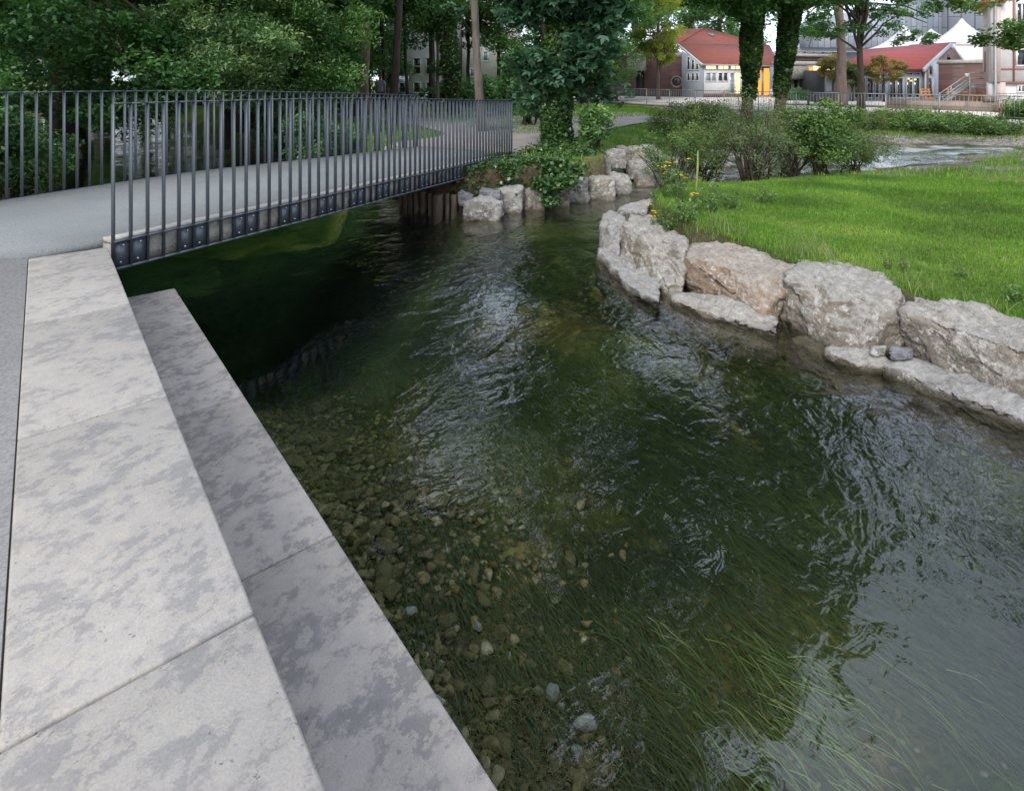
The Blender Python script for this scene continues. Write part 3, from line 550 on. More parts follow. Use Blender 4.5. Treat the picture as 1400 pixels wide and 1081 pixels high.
# bank approach of the deck at the near side (runs out of frame to the left)
mb = MB(); mb.prism([(-6.02, 4.90), (-6.05, 6.2), (-13, 6.2), (-13, 4.36), (-6.045, 4.36)], .70, 1.058); tag(mb.build('path', M['deck']), kind='structure')
def railing(C, lab, outer, plates, bal_parts):
    r = tag(D.objects.new('railing', None), lab); link(r, bridge); pts = resample(C, .14); pts = pts[:]
    T = np.gradient(pts[:, :2], axis=0); T /= np.linalg.norm(T, axis=1)[:, None]
    hr = MB(); n = len(pts)
    for i in range(n-1): hr.bar((*pts[i, :2], pts[i, 2]+1.145), (*pts[i+1, :2], pts[i+1, 2]+1.145), .045, .012)
    hr.build('handrail', M['steel'], r)
    for zz, nm, w_ in ((-.006, 'upper_chord', .05), (-.232, 'lower_chord', .06)):
        c_ = MB()
        for i in range(n-1): c_.bar((*pts[i, :2], pts[i, 2]+zz), (*pts[i+1, :2], pts[i+1, 2]+zz), w_, .014)
        c_.build(nm, M['steel'], r)
    rest = MB()
    for i in range(n):
        b_ = MB() if i < bal_parts else rest; p = pts[i]; t = T[i]; nn = np.array([-t[1], t[0]])
        a = nn*.019; c = t*.0065; q = [(*(p[:2]-a-c), ), (*(p[:2]+a-c), ), (*(p[:2]+a+c), ), (*(p[:2]-a+c), )]
        b_.hexa([(x_, y_, p[2]-.226) for x_, y_ in q]+[(x_, y_, p[2]+1.140) for x_, y_ in q])
        if i < bal_parts: b_.build('baluster', M['steel'], r)
    if rest.v: tag(rest.build('baluster_row', M['steel'], r), kind='stuff')
    if plates:
        for i in range(0, n-2, 4):
            pl = MB(); bolts = []
            for j in (i, i+1):
                if j+1 >= n: continue
                p, q = pts[j], pts[j+1]; t = T[j]; nn = np.array([-t[1], t[0]])*outer
                P0 = (p[0]+nn[0]*.004+t[0]*.012, p[1]+nn[1]*.004+t[1]*.012, p[2]-.118); P1 = (q[0]+nn[0]*.004-t[0]*.012, q[1]+nn[1]*.004-t[1]*.012, q[2]-.118)
                pl.bar(P0, P1, .006, .206)
                for zz in (.07, -.07):
                    bo = MB(); u = .35 if zz < 0 else .55; c = np.array(P0)*(1-u)+np.array(P1)*u; c[2] += zz; cc = c-np.array([nn[0], nn[1], 0])*.004
                    bo.tube([cc, cc-np.array([nn[0], nn[1], 0])*.016], .009, 6); bolts.append(bo)
            pl.build('fixing_plate', M['steel'], r)
            for bo in bolts: bo.build('bolt', M['bolt'], r)
    return r
railing(NE, 'near railing with bolted steel plates along the deck edge', 1, True, 66)
railing(FE, 'far railing', -1, False, 34)

# ============================================================ ROCKS
def icos(sub):
    bm = bmesh.new(); bmesh.ops.create_icosphere(bm, subdivisions=sub, radius=1); V = np.array([v.co[:] for v in bm.verts]); F = np.array([[v.index for v in f.verts] for f in bm.faces]); bm.free(); return V, F
ICO = {k: icos(k) for k in (3, 4, 5, 6)}
def rock(name, pts, mat, seed, sub=5, rough=.03, soft=90, label=None, cat='rock', group=None, facets=9, parent=None, grow=1.0, cut=(.76, .95)):
    """a hewn rock: convex hull of pts, rounded, broken by cut faces and surface noise"""
    P = np.array(pts, float); c = P.mean(0); P = c+(P-c)*grow; r = R(seed); bm = bmesh.new()
    for p in P: bm.verts.new(p)
    bmesh.ops.convex_hull(bm, input=bm.verts); bm.normal_update(); Nn = []; Dd = []
    for f in bm.faces:
        n = np.array(f.normal[:]); d = n@(np.array(f.verts[0].co[:])-c)
        if d < 0: n, d = -n, -d
        Nn.append(n); Dd.append(d)
    bm.free(); ext = np.ptp(P, axis=0)/2; sup = lambda n: ((P-c)@n).max()
    for _ in range(facets):
        n = r.normal(size=3); n /= np.linalg.norm(n); Nn.append(n); Dd.append(sup(n)*r.uniform(*cut))
    Nn = np.array(Nn); Dd = np.array(Dd); V, F = ICO[sub]; dr = V*ext; dr /= np.linalg.norm(dr, axis=1)[:, None]
    q = np.clip((dr@Nn.T)/Dd, 0, None); k = soft; inv = (q**k).sum(1)**(1/k); rad = 1/inv; X = dr*rad[:, None]
    sc = ext.mean(); W_ = X/sc; o = seed*7.7
    ridge = 1-np.abs(fbm(W_*1.6+o, 3, seed)); d = (fbm(W_*1.3+o, 4, seed+1)*.7+fbm(W_*5+o, 5, seed+2, .68)*.75)*rough*sc*3
    d += -np.clip(ridge-.93, 0, 1)*sc*.5*min(1, rough*25)
    st = fbm(np.c_[W_[:, 0]*1.2, W_[:, 1]*1.2, W_[:, 2]*7]+o, 3, seed+5); d += (np.round(st*3)/3)*rough*sc*.9; qf = fbm(W_*1.9+o+9, 3, seed+8)*5; d += (np.floor(qf)+sm(qf-np.floor(qf), .82, 1.0))*rough*sc*1.1
    nrm = Nn[np.argmax(q, axis=1)]*.6+dr*.4; X = X+nrm*d[:, None]+c
    ob = mesh_obj(name, X, F, mat, parent, smooth=True, top_loc=None if parent else (c[0], c[1], P[:, 2].min()))
    return tag(ob, label, cat, group)
def hull_from(ft, fb, bt, zt, zb, zbt=None, back=.45, Yfix=None):
    """front-top, front-bottom, back-top outlines measured in the photo, at heights zt, zb, zbt"""
    o = [gd(px, py, z if not isinstance(z, tuple) else z[i]) for L_, z in ((ft, zt), (fb, zb), (bt, zbt if zbt is not None else zt)) for i, (px, py) in enumerate(L_)]
    m_ = [gd(px, py, zbt if zbt is not None else zt) for px, py in bt]
    o += [(x, y+.12, -.42) for x, y, z in o[len(ft):len(ft)+len(fb)]]
    o += [(x*1.02, y+back*.5, (zbt or zt)-.03) for x, y, _ in m_]+[(x, y+back*.4, -.1) for x, y, _ in m_]
    return o
RG = 'big quarry rocks edging the lawn'; BG = 'flat base rocks at the waterline under the lawn edge'
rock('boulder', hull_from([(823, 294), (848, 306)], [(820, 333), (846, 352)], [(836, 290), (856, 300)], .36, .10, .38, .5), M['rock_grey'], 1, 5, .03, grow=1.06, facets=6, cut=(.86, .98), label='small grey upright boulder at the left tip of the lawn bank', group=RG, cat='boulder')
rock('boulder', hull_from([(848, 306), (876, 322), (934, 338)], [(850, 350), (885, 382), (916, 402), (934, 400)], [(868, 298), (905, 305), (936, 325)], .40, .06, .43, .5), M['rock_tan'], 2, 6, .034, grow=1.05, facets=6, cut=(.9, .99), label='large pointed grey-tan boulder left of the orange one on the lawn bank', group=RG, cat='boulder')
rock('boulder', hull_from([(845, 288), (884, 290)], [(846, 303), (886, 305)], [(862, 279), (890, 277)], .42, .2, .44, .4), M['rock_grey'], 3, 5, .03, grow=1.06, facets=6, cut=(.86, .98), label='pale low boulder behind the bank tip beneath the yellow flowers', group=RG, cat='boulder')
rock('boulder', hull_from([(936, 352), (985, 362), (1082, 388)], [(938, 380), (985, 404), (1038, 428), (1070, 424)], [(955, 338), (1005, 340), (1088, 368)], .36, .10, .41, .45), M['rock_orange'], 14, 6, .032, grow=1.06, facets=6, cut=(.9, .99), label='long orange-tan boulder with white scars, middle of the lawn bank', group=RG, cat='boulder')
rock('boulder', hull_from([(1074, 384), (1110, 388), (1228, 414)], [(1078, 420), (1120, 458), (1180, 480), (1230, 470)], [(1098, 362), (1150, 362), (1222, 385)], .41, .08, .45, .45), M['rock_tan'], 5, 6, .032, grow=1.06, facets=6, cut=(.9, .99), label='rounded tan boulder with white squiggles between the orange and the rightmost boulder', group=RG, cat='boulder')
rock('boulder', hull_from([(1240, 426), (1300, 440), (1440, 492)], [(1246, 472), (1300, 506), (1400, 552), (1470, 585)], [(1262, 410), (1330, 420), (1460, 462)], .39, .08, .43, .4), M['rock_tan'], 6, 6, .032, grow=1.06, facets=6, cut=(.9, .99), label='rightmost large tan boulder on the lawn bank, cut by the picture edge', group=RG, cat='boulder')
rock('base_rock', hull_from([(818, 342), (862, 392), (900, 412)], [(818, 358), (850, 392), (890, 412)], [(840, 338), (905, 380)], .10, -.06, .13, .4), M['rock_grey'], 7, 5, .035, grow=1.05, facets=6, cut=(.88, .98), label='flat wet slab rock in the water under the left tip of the bank', group=BG, cat='boulder')
rock('base_rock', hull_from([(922, 412), (980, 432), (1062, 455)], [(930, 425), (985, 448), (1060, 466)], [(930, 404), (1000, 414), (1070, 440)], .06, -.08, .09, .4), M['rock_tan'], 8, 5, .035, grow=1.05, facets=6, cut=(.88, .98), label='flat pale base rock under the orange-tan boulder', group=BG, cat='boulder')
rock('base_rock', hull_from([(1130, 482), (1170, 498), (1206, 502)], [(1128, 490), (1170, 508), (1206, 512)], [(1140, 474), (1180, 478), (1212, 490)], .07, -.06, .09, .3), M['rock_tan'], 9, 5, .035, grow=1.05, facets=6, cut=(.88, .98), label='small pale base rock under the rounded tan boulder', group=BG, cat='boulder')
rock('base_rock', hull_from([(1216, 500), (1290, 534), (1420, 582)], [(1216, 520), (1290, 550), (1420, 596)], [(1235, 488), (1310, 515), (1440, 568)], .08, -.08, .11, .35), M['rock_grey'], 10, 5, .035, grow=1.05, facets=6, cut=(.88, .98), label='long flat grey base rock under the rightmost boulder', group=BG, cat='boulder')
rock('wedge_stone', [at(a, b, Y) for a, b, Y in ((1188, 474, 4.75), (1212, 472, 4.75), (1213, 486, 4.72), (1190, 488, 4.72), (1192, 472, 4.95), (1212, 472, 4.95), (1200, 490, 4.9))], M['rock_grey'], 11, 4, .02, label='small grey wedge stone left of the gap between the two rightmost boulders', group='wedge stones', cat='stone')
rock('wedge_stone', [at(a, b, Y) for a, b, Y in ((1216, 474, 4.7), (1248, 478, 4.7), (1250, 492, 4.62), (1216, 494, 4.62), (1218, 472, 4.95), (1248, 474, 4.95), (1230, 496, 4.9))], M['rock_dark'], 12, 4, .02, label='dark wedge stone under the gap between the two rightmost boulders', group='wedge stones', cat='stone')
rock('base_rock', hull_from([(1078, 462), (1140, 492)], [(1070, 476), (1135, 506)], [(1092, 455), (1150, 478)], -.02, -.2, .0, .3), M['rock_orange'], 13, 4, .03, label='brown rock just under water below the gap right of the orange boulder', group=BG, cat='boulder')
# continues out of frame to the right
for i, (x_, y_) in enumerate(((4.65, 3.3), (5.5, 2.35), (6.5, 1.4))):
    rock('boulder', [(x_+dx, y_+dy, z_) for dx in (-.5, .5) for dy in (-.3-dx*.5, .3-dx*.5) for z_ in (-.2, .5)], M['rock_tan'], 70+i, 5, .03, grow=1.06, facets=6, cut=(.86, .98), label='tan boulder of the lawn bank beyond the right picture edge', group=RG, cat='boulder')
SG = 'rocks of the far bank wall'
def wrock(x0, x1, y0, y1, mat, seed, lab, zb=0.0, dep=.8, skew=0, sub=5, Y=None, topback=.12, peak=None, rough=.03):
    Yf = Y if Y else FOC*(CZ-zb)/(y1-HY); Yf2 = Yf+skew
    rr_ = R(seed+500); x0 -= 3.2; x1 += 3.2; y0 -= 1; tl, t2 = rr_.uniform(-.05, .3, 2)*(y1-y0)
    f = [at(x0+tl*.5, y1, Yf), at(x1-t2*.4, y1-skew*2, Yf2), at(x0+1.5, y0+(y1-y0)*.05+tl, Yf+topback), at(x1-1.5, y0+(y1-y0)*.05+t2, Yf2+topback)]
    ft = max(.15, Yf*(x1-x0)/FOC); b_ = [(x+.04*ft, y+dep*.7, z) for x, y, z in f]; b_[2] = (b_[2][0], b_[2][1], b_[2][2]+.03); P_ = f+b_+[((f[2][0]+f[3][0])/2, Yf+.3, CZ-(y0-HY)/FOC*(Yf+.3))]
    P_ += [(x, y, z-.25) for x, y, z in (f[0], f[1], b_[0], b_[1])] if zb <= .01 else []
    if peak: P_.append(at(peak[0], peak[1], Yf+.1))
    return rock('boulder', P_, mat, seed, sub, rough*1.2, 50, lab, 'boulder', SG, 12, cut=(.80, .97))
wrock(633, 684, 273, 303, M['rock_grey'], 21, 'large pale angular boulder nearest the bridge end of the far wall', dep=.7, peak=(652, 270), topback=.25)
wrock(627, 645, 263, 283, M['rock_dark'], 22, 'small dark pointed stone on top beside the angular boulder', zb=.35, Y=9.9, dep=.3, sub=4, peak=(633, 262))
wrock(657, 682, 262, 277, M['rock_dark'], 23, 'small dark rounded stone behind the angular boulder', zb=.4, Y=10.0, dep=.35, sub=4)
wrock(677, 713, 256, 293, M['rock_grey'], 24, 'tall grey boulder second from the bridge at the waterline', dep=.8)
wrock(714, 744, 257, 289, M['rock_pink'], 25, 'brownish boulder left of the hanging ivy', dep=.8)
wrock(742, 777, 258, 284, M['rock_pink'], 26, 'brown boulder half hidden behind the hanging ivy', dep=.7)
wrock(776, 806, 247, 278, M['rock_grey'], 27, 'grey boulder with a red paint spot right of the ivy', dep=.8)
wrock(806, 840, 243, 274, M['rock_tan'], 28, 'tan boulder with a pale pink spot under the square block', dep=.8)
wrock(838, 863, 238, 267, M['rock_grey'], 29, 'rounded grey boulder at the water corner of the far wall', dep=.8)
wrock(804, 835, 215, 246, M['rock_block'], 30, 'square dark sawn block in the upper row of the far wall', zb=.55, Y=12.3, dep=.6, rough=.012)
wrock(829, 854, 205, 234, M['rock_grey'], 31, 'white-scarred boulder in the upper row right of the square block', zb=.6, Y=12.9, dep=.7, peak=(838, 203))
wrock(845, 862, 200, 228, M['rock_pink'], 32, 'narrow upright pinkish stone in the upper row', zb=.6, Y=13.5, dep=.6)
wrock(861, 899, 199, 221, M['rock_tan'], 33, 'long pale boulder topping the right end of the far wall', zb=.6, Y=13.9, dep=.8)
wrock(888, 905, 209, 222, M['rock_grey'], 34, 'small rounded stone at the right end of the top row', zb=.5, Y=13.7, dep=.5, sub=4)
wrock(858, 904, 219, 246, M['rock_grey'], 35, 'broad grey boulder in the middle row behind the yellow flowers', zb=.1, Y=13.2, dep=.8)
wrock(874, 905, 238, 257, M['rock_pink'], 36, 'low pinkish boulder at the water below the broad grey one', dep=.6, sub=4)
wrock(898, 921, 214, 238, M['rock_dark'], 37, 'bluish grey boulder at the far right end of the wall', zb=.1, Y=14.2, dep=.8)
wrock(684, 700, 258, 276, M['rock_grey'], 38, 'small grey stone behind the two leftmost large boulders', zb=.3, Y=10.7, dep=.5, sub=4)
wrock(706, 728, 246, 262, M['rock_pink'], 39, 'brown stone above the gap left of the ivy', zb=.45, Y=11.1, dep=.5, sub=4)
wrock(772, 800, 230, 250, M['rock_grey'], 40, 'grey stone in the upper row just right of the ivy', zb=.5, Y=12.0, dep=.6, sub=4)
wrock(918, 946, 216, 236, M['rock_grey'], 41, 'pale stone behind the yellow flowers beside the rapids', zb=.05, Y=15.0, dep=.8, sub=4)
wrock(940, 968, 222, 240, M['rock_tan'], 42, 'low pale stone beside the rapids behind the mullein', Y=14.6, dep=.8, sub=4)
# cobbles and rapids stones of the side stream
r = R(5)
for i in range(26):
    x_, y_ = r.uniform(2.9, 7.6), r.uniform(13.3, 17.5); s_ = r.uniform(.1, .34)
    if float(pdist([[x_, y_]], RIVER)[0]) < -.5: continue
    pts = [(x_+sx*s_*r.uniform(.7, 1.3), y_+sy*s_*r.uniform(.7, 1.3), -.12+(sz > 0)*s_*r.uniform(.7, 1.1)) for sx in (-1, 1) for sy in (-1, 1) for sz in (-1, 1)]
    rock('stream_stone', pts, M['rock_grey'], 200+i, 3, .04, 12, 'pale stone in the rapids of the side stream behind the lawn', 'stone', 'stones in the side stream rapids')
# timber stakes under the bridge
for i, (px, py, yt, w_) in enumerate([(546, 285, 262, 7), (553, 286, 260, 8), (560, 287, 262, 7), (568, 289, 264, 8), (577, 291, 263, 9), (587, 293, 266, 7), (597, 296, 268, 15), (610, 297, 266, 6), (619, 297, 268, 9)]):
    x_, y_, _ = gd(px, py, 0); y_ += .05; h_ = (py-yt)/FOC*y_; rr = w_/FOC*y_/2; mb = MB()
    mb.tube([(x_, y_+rr, -.5), (x_+.01, y_+rr, h_*.5), (x_, y_+rr, h_)], [rr, rr*1.03, rr*.96], 14)
    o = mb.build('timber_stake', M['wood_stake'], None, top_loc=(x_, y_+rr, -.5), bevel=.01)
    tag(o, ('thick round timber stake second from the right end of the row under the bridge' if i == 6 else 'thin split timber stake between the thick one and the end of the row' if i == 7 else 'rightmost timber stake of the row under the bridge' if i == 8 else 'round timber stake in the shaded part of the row under the bridge'), 'timber stake', 'stakes under the bridge')

# ============================================================ RIVERBED
r = R(9); protos = []
for k in range(7):
    pts = r.normal(size=(14, 3)); pts /= np.linalg.norm(pts, axis=1)[:, None]; pts *= np.array([1, r.uniform(.6, .85), r.uniform(.4, .65)])
    o = rock('riverbed_stone', pts, M['rock_bed'], 90+k, 3 if k < 6 else 4, .03, 10, facets=4); protos.append(o.data)
    D.objects.remove(o)
def bedz(x, y):
    i = np.searchsorted(xs, x)-1; j = np.searchsorted(ys, y)-1; return float(GZ[j*nxn+i])
cnt = 0
while cnt < 280:
    s = r.uniform(-.4, 4.6); n = abs(r.normal())*.55+.08; x_, y_ = stp(s, n)
    if y_ < 1.25 or pdist([[x_, y_]], RIVER)[0] < .3: continue
    sz = r.uniform(.025, .06)*(1.5 if r.rand() < .22 else 1)*(1.25 if s > 1.3 else .8)
    me = protos[r.randint(7)]; o = D.objects.new('riverbed_stone', me); link(o); o.location = (x_, y_, bedz(x_, y_)+sz*.22); o.scale = (sz*1.2, sz*1.1, sz); o.rotation_euler = (r.uniform(-.3, .3), r.uniform(-.3, .3), r.uniform(0, 6.3))
    tag(o, 'algae-brown stone among many on the riverbed beside the lower step', 'stone', 'algae-covered stones on the riverbed'); cnt += 1
pg = [m_.copy() for m_ in protos[:4]]
for m_ in pg: m_.materials.clear(); m_.materials.append(M['rock_bed_grey'])
for i, (px, py, s_, lab) in enumerate([(800, 968, .075, 'largest bare grey stone on the riverbed near the bottom edge'), (752, 930, .07, 'bare grey wedge-shaped stone left of the largest bare one'), (768, 942, .035, 'small dark bare stone between the two largest bare ones'), (752, 992, .035, 'bare bluish pebble below the wedge-shaped stone'), (770, 990, .04, 'dark bare pebble left of the largest bare stone'), (785, 1002, .05, 'flat bare grey stone below the largest one'), (611, 729, .035, 'bright pale stone alone amid brown algae'), (577, 857, .03, 'pale greenish pebble beside the lower step joint'), (698, 888, .03, 'pale tan pebble in the middle of the algae'), (653, 848, .04, 'bare grey pebble among the brown gravel beside the step'), (561, 834, .05, 'dark bare stone close to the step edge'), (1312, 1040, .05, 'bare grey stone under the sky reflection')]):
    x_, y_, _ = gd(px, py, -.33); o = D.objects.new('river_stone', pg[i % 4]); link(o); o.location = (x_, y_, bedz(x_, y_)+s_*.5); o.scale = (s_, s_*.9, s_*1.1); o.rotation_euler = (.2, .3*(i % 3), i*1.3); tag(o, lab, 'stone', 'bare stones on the riverbed')
# the hundreds of further cobbles: one object
n = 3400; S_ = r.uniform(-.5, 5.2, n); N_ = np.abs(r.normal(size=n))*.62+.05; Q_ = E0+S_[:, None]*U+N_[:, None]*N; Q_ = Q_[(Q_[:, 1] > 1.1) & (pdist(Q_, RIVER) > .25)]; VV = []; FF = []; RV = []; off_ = 0
PV = [(np.array([v.co[:] for v in m_.vertices]), np.array([p.vertices[:] for p in m_.polygons])) for m_ in protos[:6]]
for k_, (a_, b_) in enumerate(Q_):
    v_, f_ = PV[k_ % 6]; s_ = .016+.05*r.beta(1.3, 3); an = r.uniform(0, 6.3); c_, d_ = math.cos(an), math.sin(an); v2 = v_*s_*np.array([r.uniform(.8, 1.3), r.uniform(.8, 1.2), 1])
    VV.append(np.c_[v2[:, 0]*c_-v2[:, 1]*d_+a_, v2[:, 0]*d_+v2[:, 1]*c_+b_, v2[:, 2]+bedz(a_, b_)+s_*.15]); FF.append(f_+off_); off_ += len(v_); RV.append(np.full(len(f_), r.beta(2, 2.2)))
def cobmat():
    t = NT('algae_cobbles'); c = t.ramp(t.attr('rnd'), [(0, (.05, .038, .016)), (.35, (.13, .098, .048)), (.7, (.18, .14, .075)), (1, (.33, .29, .22))]); n_ = t.noise(t.coord(), 45, 4); c = t.mix(1.0, c, t.ramp(n_, [(.3, (.6, .6, .6)), (.7, (1.3, 1.3, 1.3))]), 'MULTIPLY'); t.pbr(c, .85, 0, t.bump(n_, .8, .01), .2); return t.m
o = mesh_obj('cobbles', np.concatenate(VV), np.concatenate(FF), cobmat(), smooth=True); set_rnd(o.data, np.concatenate(RV)); tag(o, kind='stuff', label='small algae-covered cobbles filling the riverbed beside the steps', cat='cobbles')
# fine gravel between them: uncountable
n = 9000; S_ = r.uniform(-.6, 5, n); N_ = np.abs(r.normal(size=n))*.9+.03; GPp = E0+S_[:, None]*U+N_[:, None]*N
GPp = GPp[(GPp[:, 1] > 1.1)]; V0, F0 = ICO[3]; bm = bmesh.new(); bmesh.ops.create_icosphere(bm, subdivisions=1, radius=1); V0 = np.array([v.co[:] for v in bm.verts]); F0 = np.array([[v.index for v in f.verts] for f in bm.faces]); bm.free()
n = len(GPp); zz = np.array([bedz(a_, b_) for a_, b_ in GPp]); sz = r.uniform(.006, .022, n); ang = r.uniform(0, 6.3, n)
V1 = V0[None]*sz[:, None, None]*np.array([1.3, .9, .6]); V1 = V1*(1+r.uniform(-.18, .18, V1.shape)); ca_, sa_ = np.cos(ang)[:, None], np.sin(ang)[:, None]
V1 = np.stack([V1[..., 0]*ca_-V1[..., 1]*sa_+GPp[:, :1], V1[..., 0]*sa_+V1[..., 1]*ca_+GPp[:, 1:], V1[..., 2]+zz[:, None]+sz[:, None]*.3], -1).reshape(-1, 3)
F1 = (F0[None]+np.arange(n)[:, None, None]*len(V0)).reshape(-1, 3)
def gravmat():
    t = NT('river_gravel'); c = t.ramp(t.attr('rnd'), [(0, (.03, .026, .012)), (.45, (.09, .075, .04)), (.8, (.16, .14, .10)), (1, (.36, .33, .28))]); t.pbr(c, .8); return t.m
o = mesh_obj('gravel', V1, F1, gravmat(), smooth=True); set_rnd(o.data, np.repeat(np.clip(r.beta(2, 3, n), 0, 1), len(F0))); tag(o, kind='stuff', label='loose brown and grey gravel on the riverbed', cat='gravel')
# flowing weed
def strands(name, base, Ls, wid, seed, mat, lab, cat, flow=(.40, -.92), rise=.12, wave=.1, seg=6, rcol=None, kind='stuff', spread=.25):
    r = R(seed); n = len(base); th = r.normal(size=n)*spread; fl = np.array(flow); d = np.c_[fl[0]*np.cos(th)-fl[1]*np.sin(th), fl[0]*np.sin(th)+fl[1]*np.cos(th)]; pr = np.c_[-d[:, 1], d[:, 0]]
    ph = r.uniform(0, 6.3, n); rows = []
    for k in range(seg+1):
        t = k/seg; p = base[:, :2]+d*(Ls*t)[:, None]+pr*(np.sin(ph+t*4)*Ls*wave*t)[:, None]; z = base[:, 2]+rise*Ls*np.sin(t*2.2)+.01; z = np.minimum(z, -.03) if rise < .6 else z
        w_ = (wid*(1-t*.85))[:, None]; rows += [np.c_[p-pr*w_, z], np.c_[p+pr*w_, z+.15*w_[:, 0]]]
    V = np.stack(rows, 1); F = np.array([[2*k, 2*k+1, 2*k+3, 2*k+2] for k in range(seg)]); m_ = 2*(seg+1)
    F = (F[None]+np.arange(n)[:, None, None]*m_).reshape(-1, 4); o = mesh_obj(name, V.reshape(-1, 3), F, mat, smooth=True)
    rv = rcol if rcol is not None else np.clip(r.beta(2, 3, n), 0, 1); set_rnd(o.data, np.repeat(rv, seg)); return tag(o, lab, cat, kind=kind)
n = 160000; P_ = np.c_[r.uniform(-6, 4.5, n), r.uniform(1.1, 10, n)]; d_ = pdist(P_, RIVER); off = (P_-E0)@N
m_ = fbm(np.c_[P_*.8@np.array([[U[0]*.45, N[0]], [U[1]*.45, N[1]]]), np.zeros(n)]*1.3, 4, 77)+.62*sm(off, .6, 2.1)-.36-.5*sm(.9-d_, 0, .4)*(P_[:, 0] > 1)
keep = ~((P_[:, 0] < -2.0-.35*(6-P_[:, 1])) & (P_[:, 1] > 5.2)) & (d_ > .25) & (m_ > r.uniform(-.05, .25, n)) & (P_[:, 1] < 10.2); P_ = P_[keep]; k_ = len(P_)
zz = np.array([bedz(a_, b_) for a_, b_ in P_]); lum = np.clip(.28+.5*fbm(np.c_[P_*1.1, np.zeros(k_)], 3, 83)+r.normal(size=k_)*.12, 0, 1)
strands('water_weed', np.c_[P_, zz], r.uniform(.10, .34, k_), r.uniform(.002, .0055, k_), 78, M['weed'], 'dark green waterweed trailing downstream on the riverbed', 'waterweed', rcol=lum)
# soft brown algae fur over stones and gravel
n = 90000; S_ = r.uniform(-.6, 5.4, n); N_ = np.abs(r.normal(size=n))*1.1+.04; Q_ = E0+S_[:, None]*U+N_[:, None]*N; kk = (Q_[:, 1] > 1.1) & (pdist(Q_, RIVER) > .25) & (fbm(np.c_[Q_*1.6, np.zeros(n)], 4, 91) > -.12+.35*sm(1.7-Q_[:, 1], -.2, .4)); Q_ = Q_[kk]; k_ = len(Q_)
zz = np.array([bedz(a_, b_) for a_, b_ in Q_])+r.uniform(0, .035, k_)
M['algae'] = leafmat('brown_algae', [(.05, .042, .013), (.11, .09, .028), (.18, .15, .05), (.26, .22, .085)], .3)
strands('algae', np.c_[Q_, zz], r.uniform(.012, .038, k_), r.uniform(.001, .0026, k_), 92, M['algae'], 'soft brown algae covering the stones of the riverbed', 'algae', rcol=np.clip(.45+.7*fbm(np.c_[Q_*2.2, np.zeros(k_)], 3, 93)+r.normal(size=k_)*.12, 0, 1), rise=.35, spread=.8, seg=3)
# bright grass-like blades just under the surface, and tufts
n = 260; cx = []; 
for px, py, s_, k in ((1100, 960, .12, 70), (1060, 900, .14, 40), (1030, 1010, .12, 40), (1130, 1040, .12, 50), (900, 860, .04, 8), (1220, 990, .2, 10)):
    q = np.array(gd(px, py, -.12)[:2]); cx.append(q+r.normal(size=(k, 2))*s_)
cx = np.concatenate(cx); n = len(cx)
tb = strands('water_grass', np.c_[cx, np.full(n, -.16)], r.uniform(.08, .26, n), r.uniform(.0012, .0026, n), 79, M['grass_tall'], 'bright green water grass blades streaming near the surface', 'water grass', rcol=np.clip(r.uniform(0, .75, n), 0, 1), rise=.2, spread=.22)

# ============================================================ LAWN
lawn_poly = np.array([(2.1, 8.8), (1.95, 7.8), (2.2, 7.0), (2.62, 6.7), (2.98, 6.05), (3.58, 5.55), (3.68, 5.1), (4.02, 4.92), (4.3, 4.3), (6.6, 2.9), (9, 1.3), (16, 4), (16, 11), (10.5, 10.2), (8.8, 11.2), (7.9, 12.6), (6.1, 12.4), (4.4, 11.3), (3.4, 10.5), (2.6, 9.6)])
def blades(name, P, z, h, wd, seed, mat, lab, cat, lean=.5, rc=None):
    r = R(seed); n = len(P); a = r.uniform(0, 6.3, n); l = np.c_[np.cos(a), np.sin(a)]*(h*lean*r.uniform(0, 1, n))[:, None]; b = r.uniform(0, 6.3, n); wv = np.c_[np.cos(b), np.sin(b)]*wd[:, None]
    V = np.stack([np.c_[P-wv, z], np.c_[P+wv, z], np.c_[P+wv*.6+l*.4, z+h*.55], np.c_[P-wv*.6+l*.4, z+h*.55], np.c_[P+l, z+h]], 1)
    F3 = np.arange(n)[:, None]*5; quads = F3+np.array([0, 1, 2, 3]); tris = F3+np.array([3, 2, 4, 4]); tris = F3+np.array([3, 2, 4])
    F = [tuple(q) for q in quads]+[tuple(q) for q in tris]; me = npmesh(name, V.reshape(-1, 3), F); rv = rc if rc is not None else r.uniform(0, 1, n); set_rnd(me, np.r_[rv, rv]); me.materials.append(mat)
    o = D.objects.new(name, me); link(o); return tag(o, lab, cat, kind='stuff')
r = R(33); n = 260000; P_ = np.c_[r.uniform(1.5, 13, n), 3.3+8.6*r.uniform(0, 1, n)**1.25]; P_ = P_[(pdist(P_, lawn_poly) > 0) & (P_[:, 0] < P_[:, 1]*.95+.3)]
zz, _ = height(P_); k = len(P_); P3_ = np.c_[P_, np.zeros(k)]
band = np.sin((P_[:, 0]*.35+P_[:, 1]*1.0)*4.4+1.5*fbm(P3_*.5, 2, 5)); col_ = np.clip(.31+.12*band+.5*fbm(P3_*1.1, 5, 35)+.45*np.clip(fbm(P3_*2.3, 3, 39)-.2, 0, 1)+r.normal(size=k)*.14, 0, 1)
edge = pdist(P_, lawn_poly); hgt = r.uniform(.02, .042, k)*(1+1.3*r.uniform(0, 1, k)*(edge < .14))*(1+P_[:, 1]*.03)
blades('lawn_grass', P_, zz-.004, hgt, r.uniform(.0018, .0035, k)*(1+P_[:, 1]*.12), 36, M['grass'], 'bright green mown lawn grass on the right bank', 'grass', rc=col_)
lg = np.c_[r.uniform(1.5, 16, 600), r.uniform(3, 12, 600)]
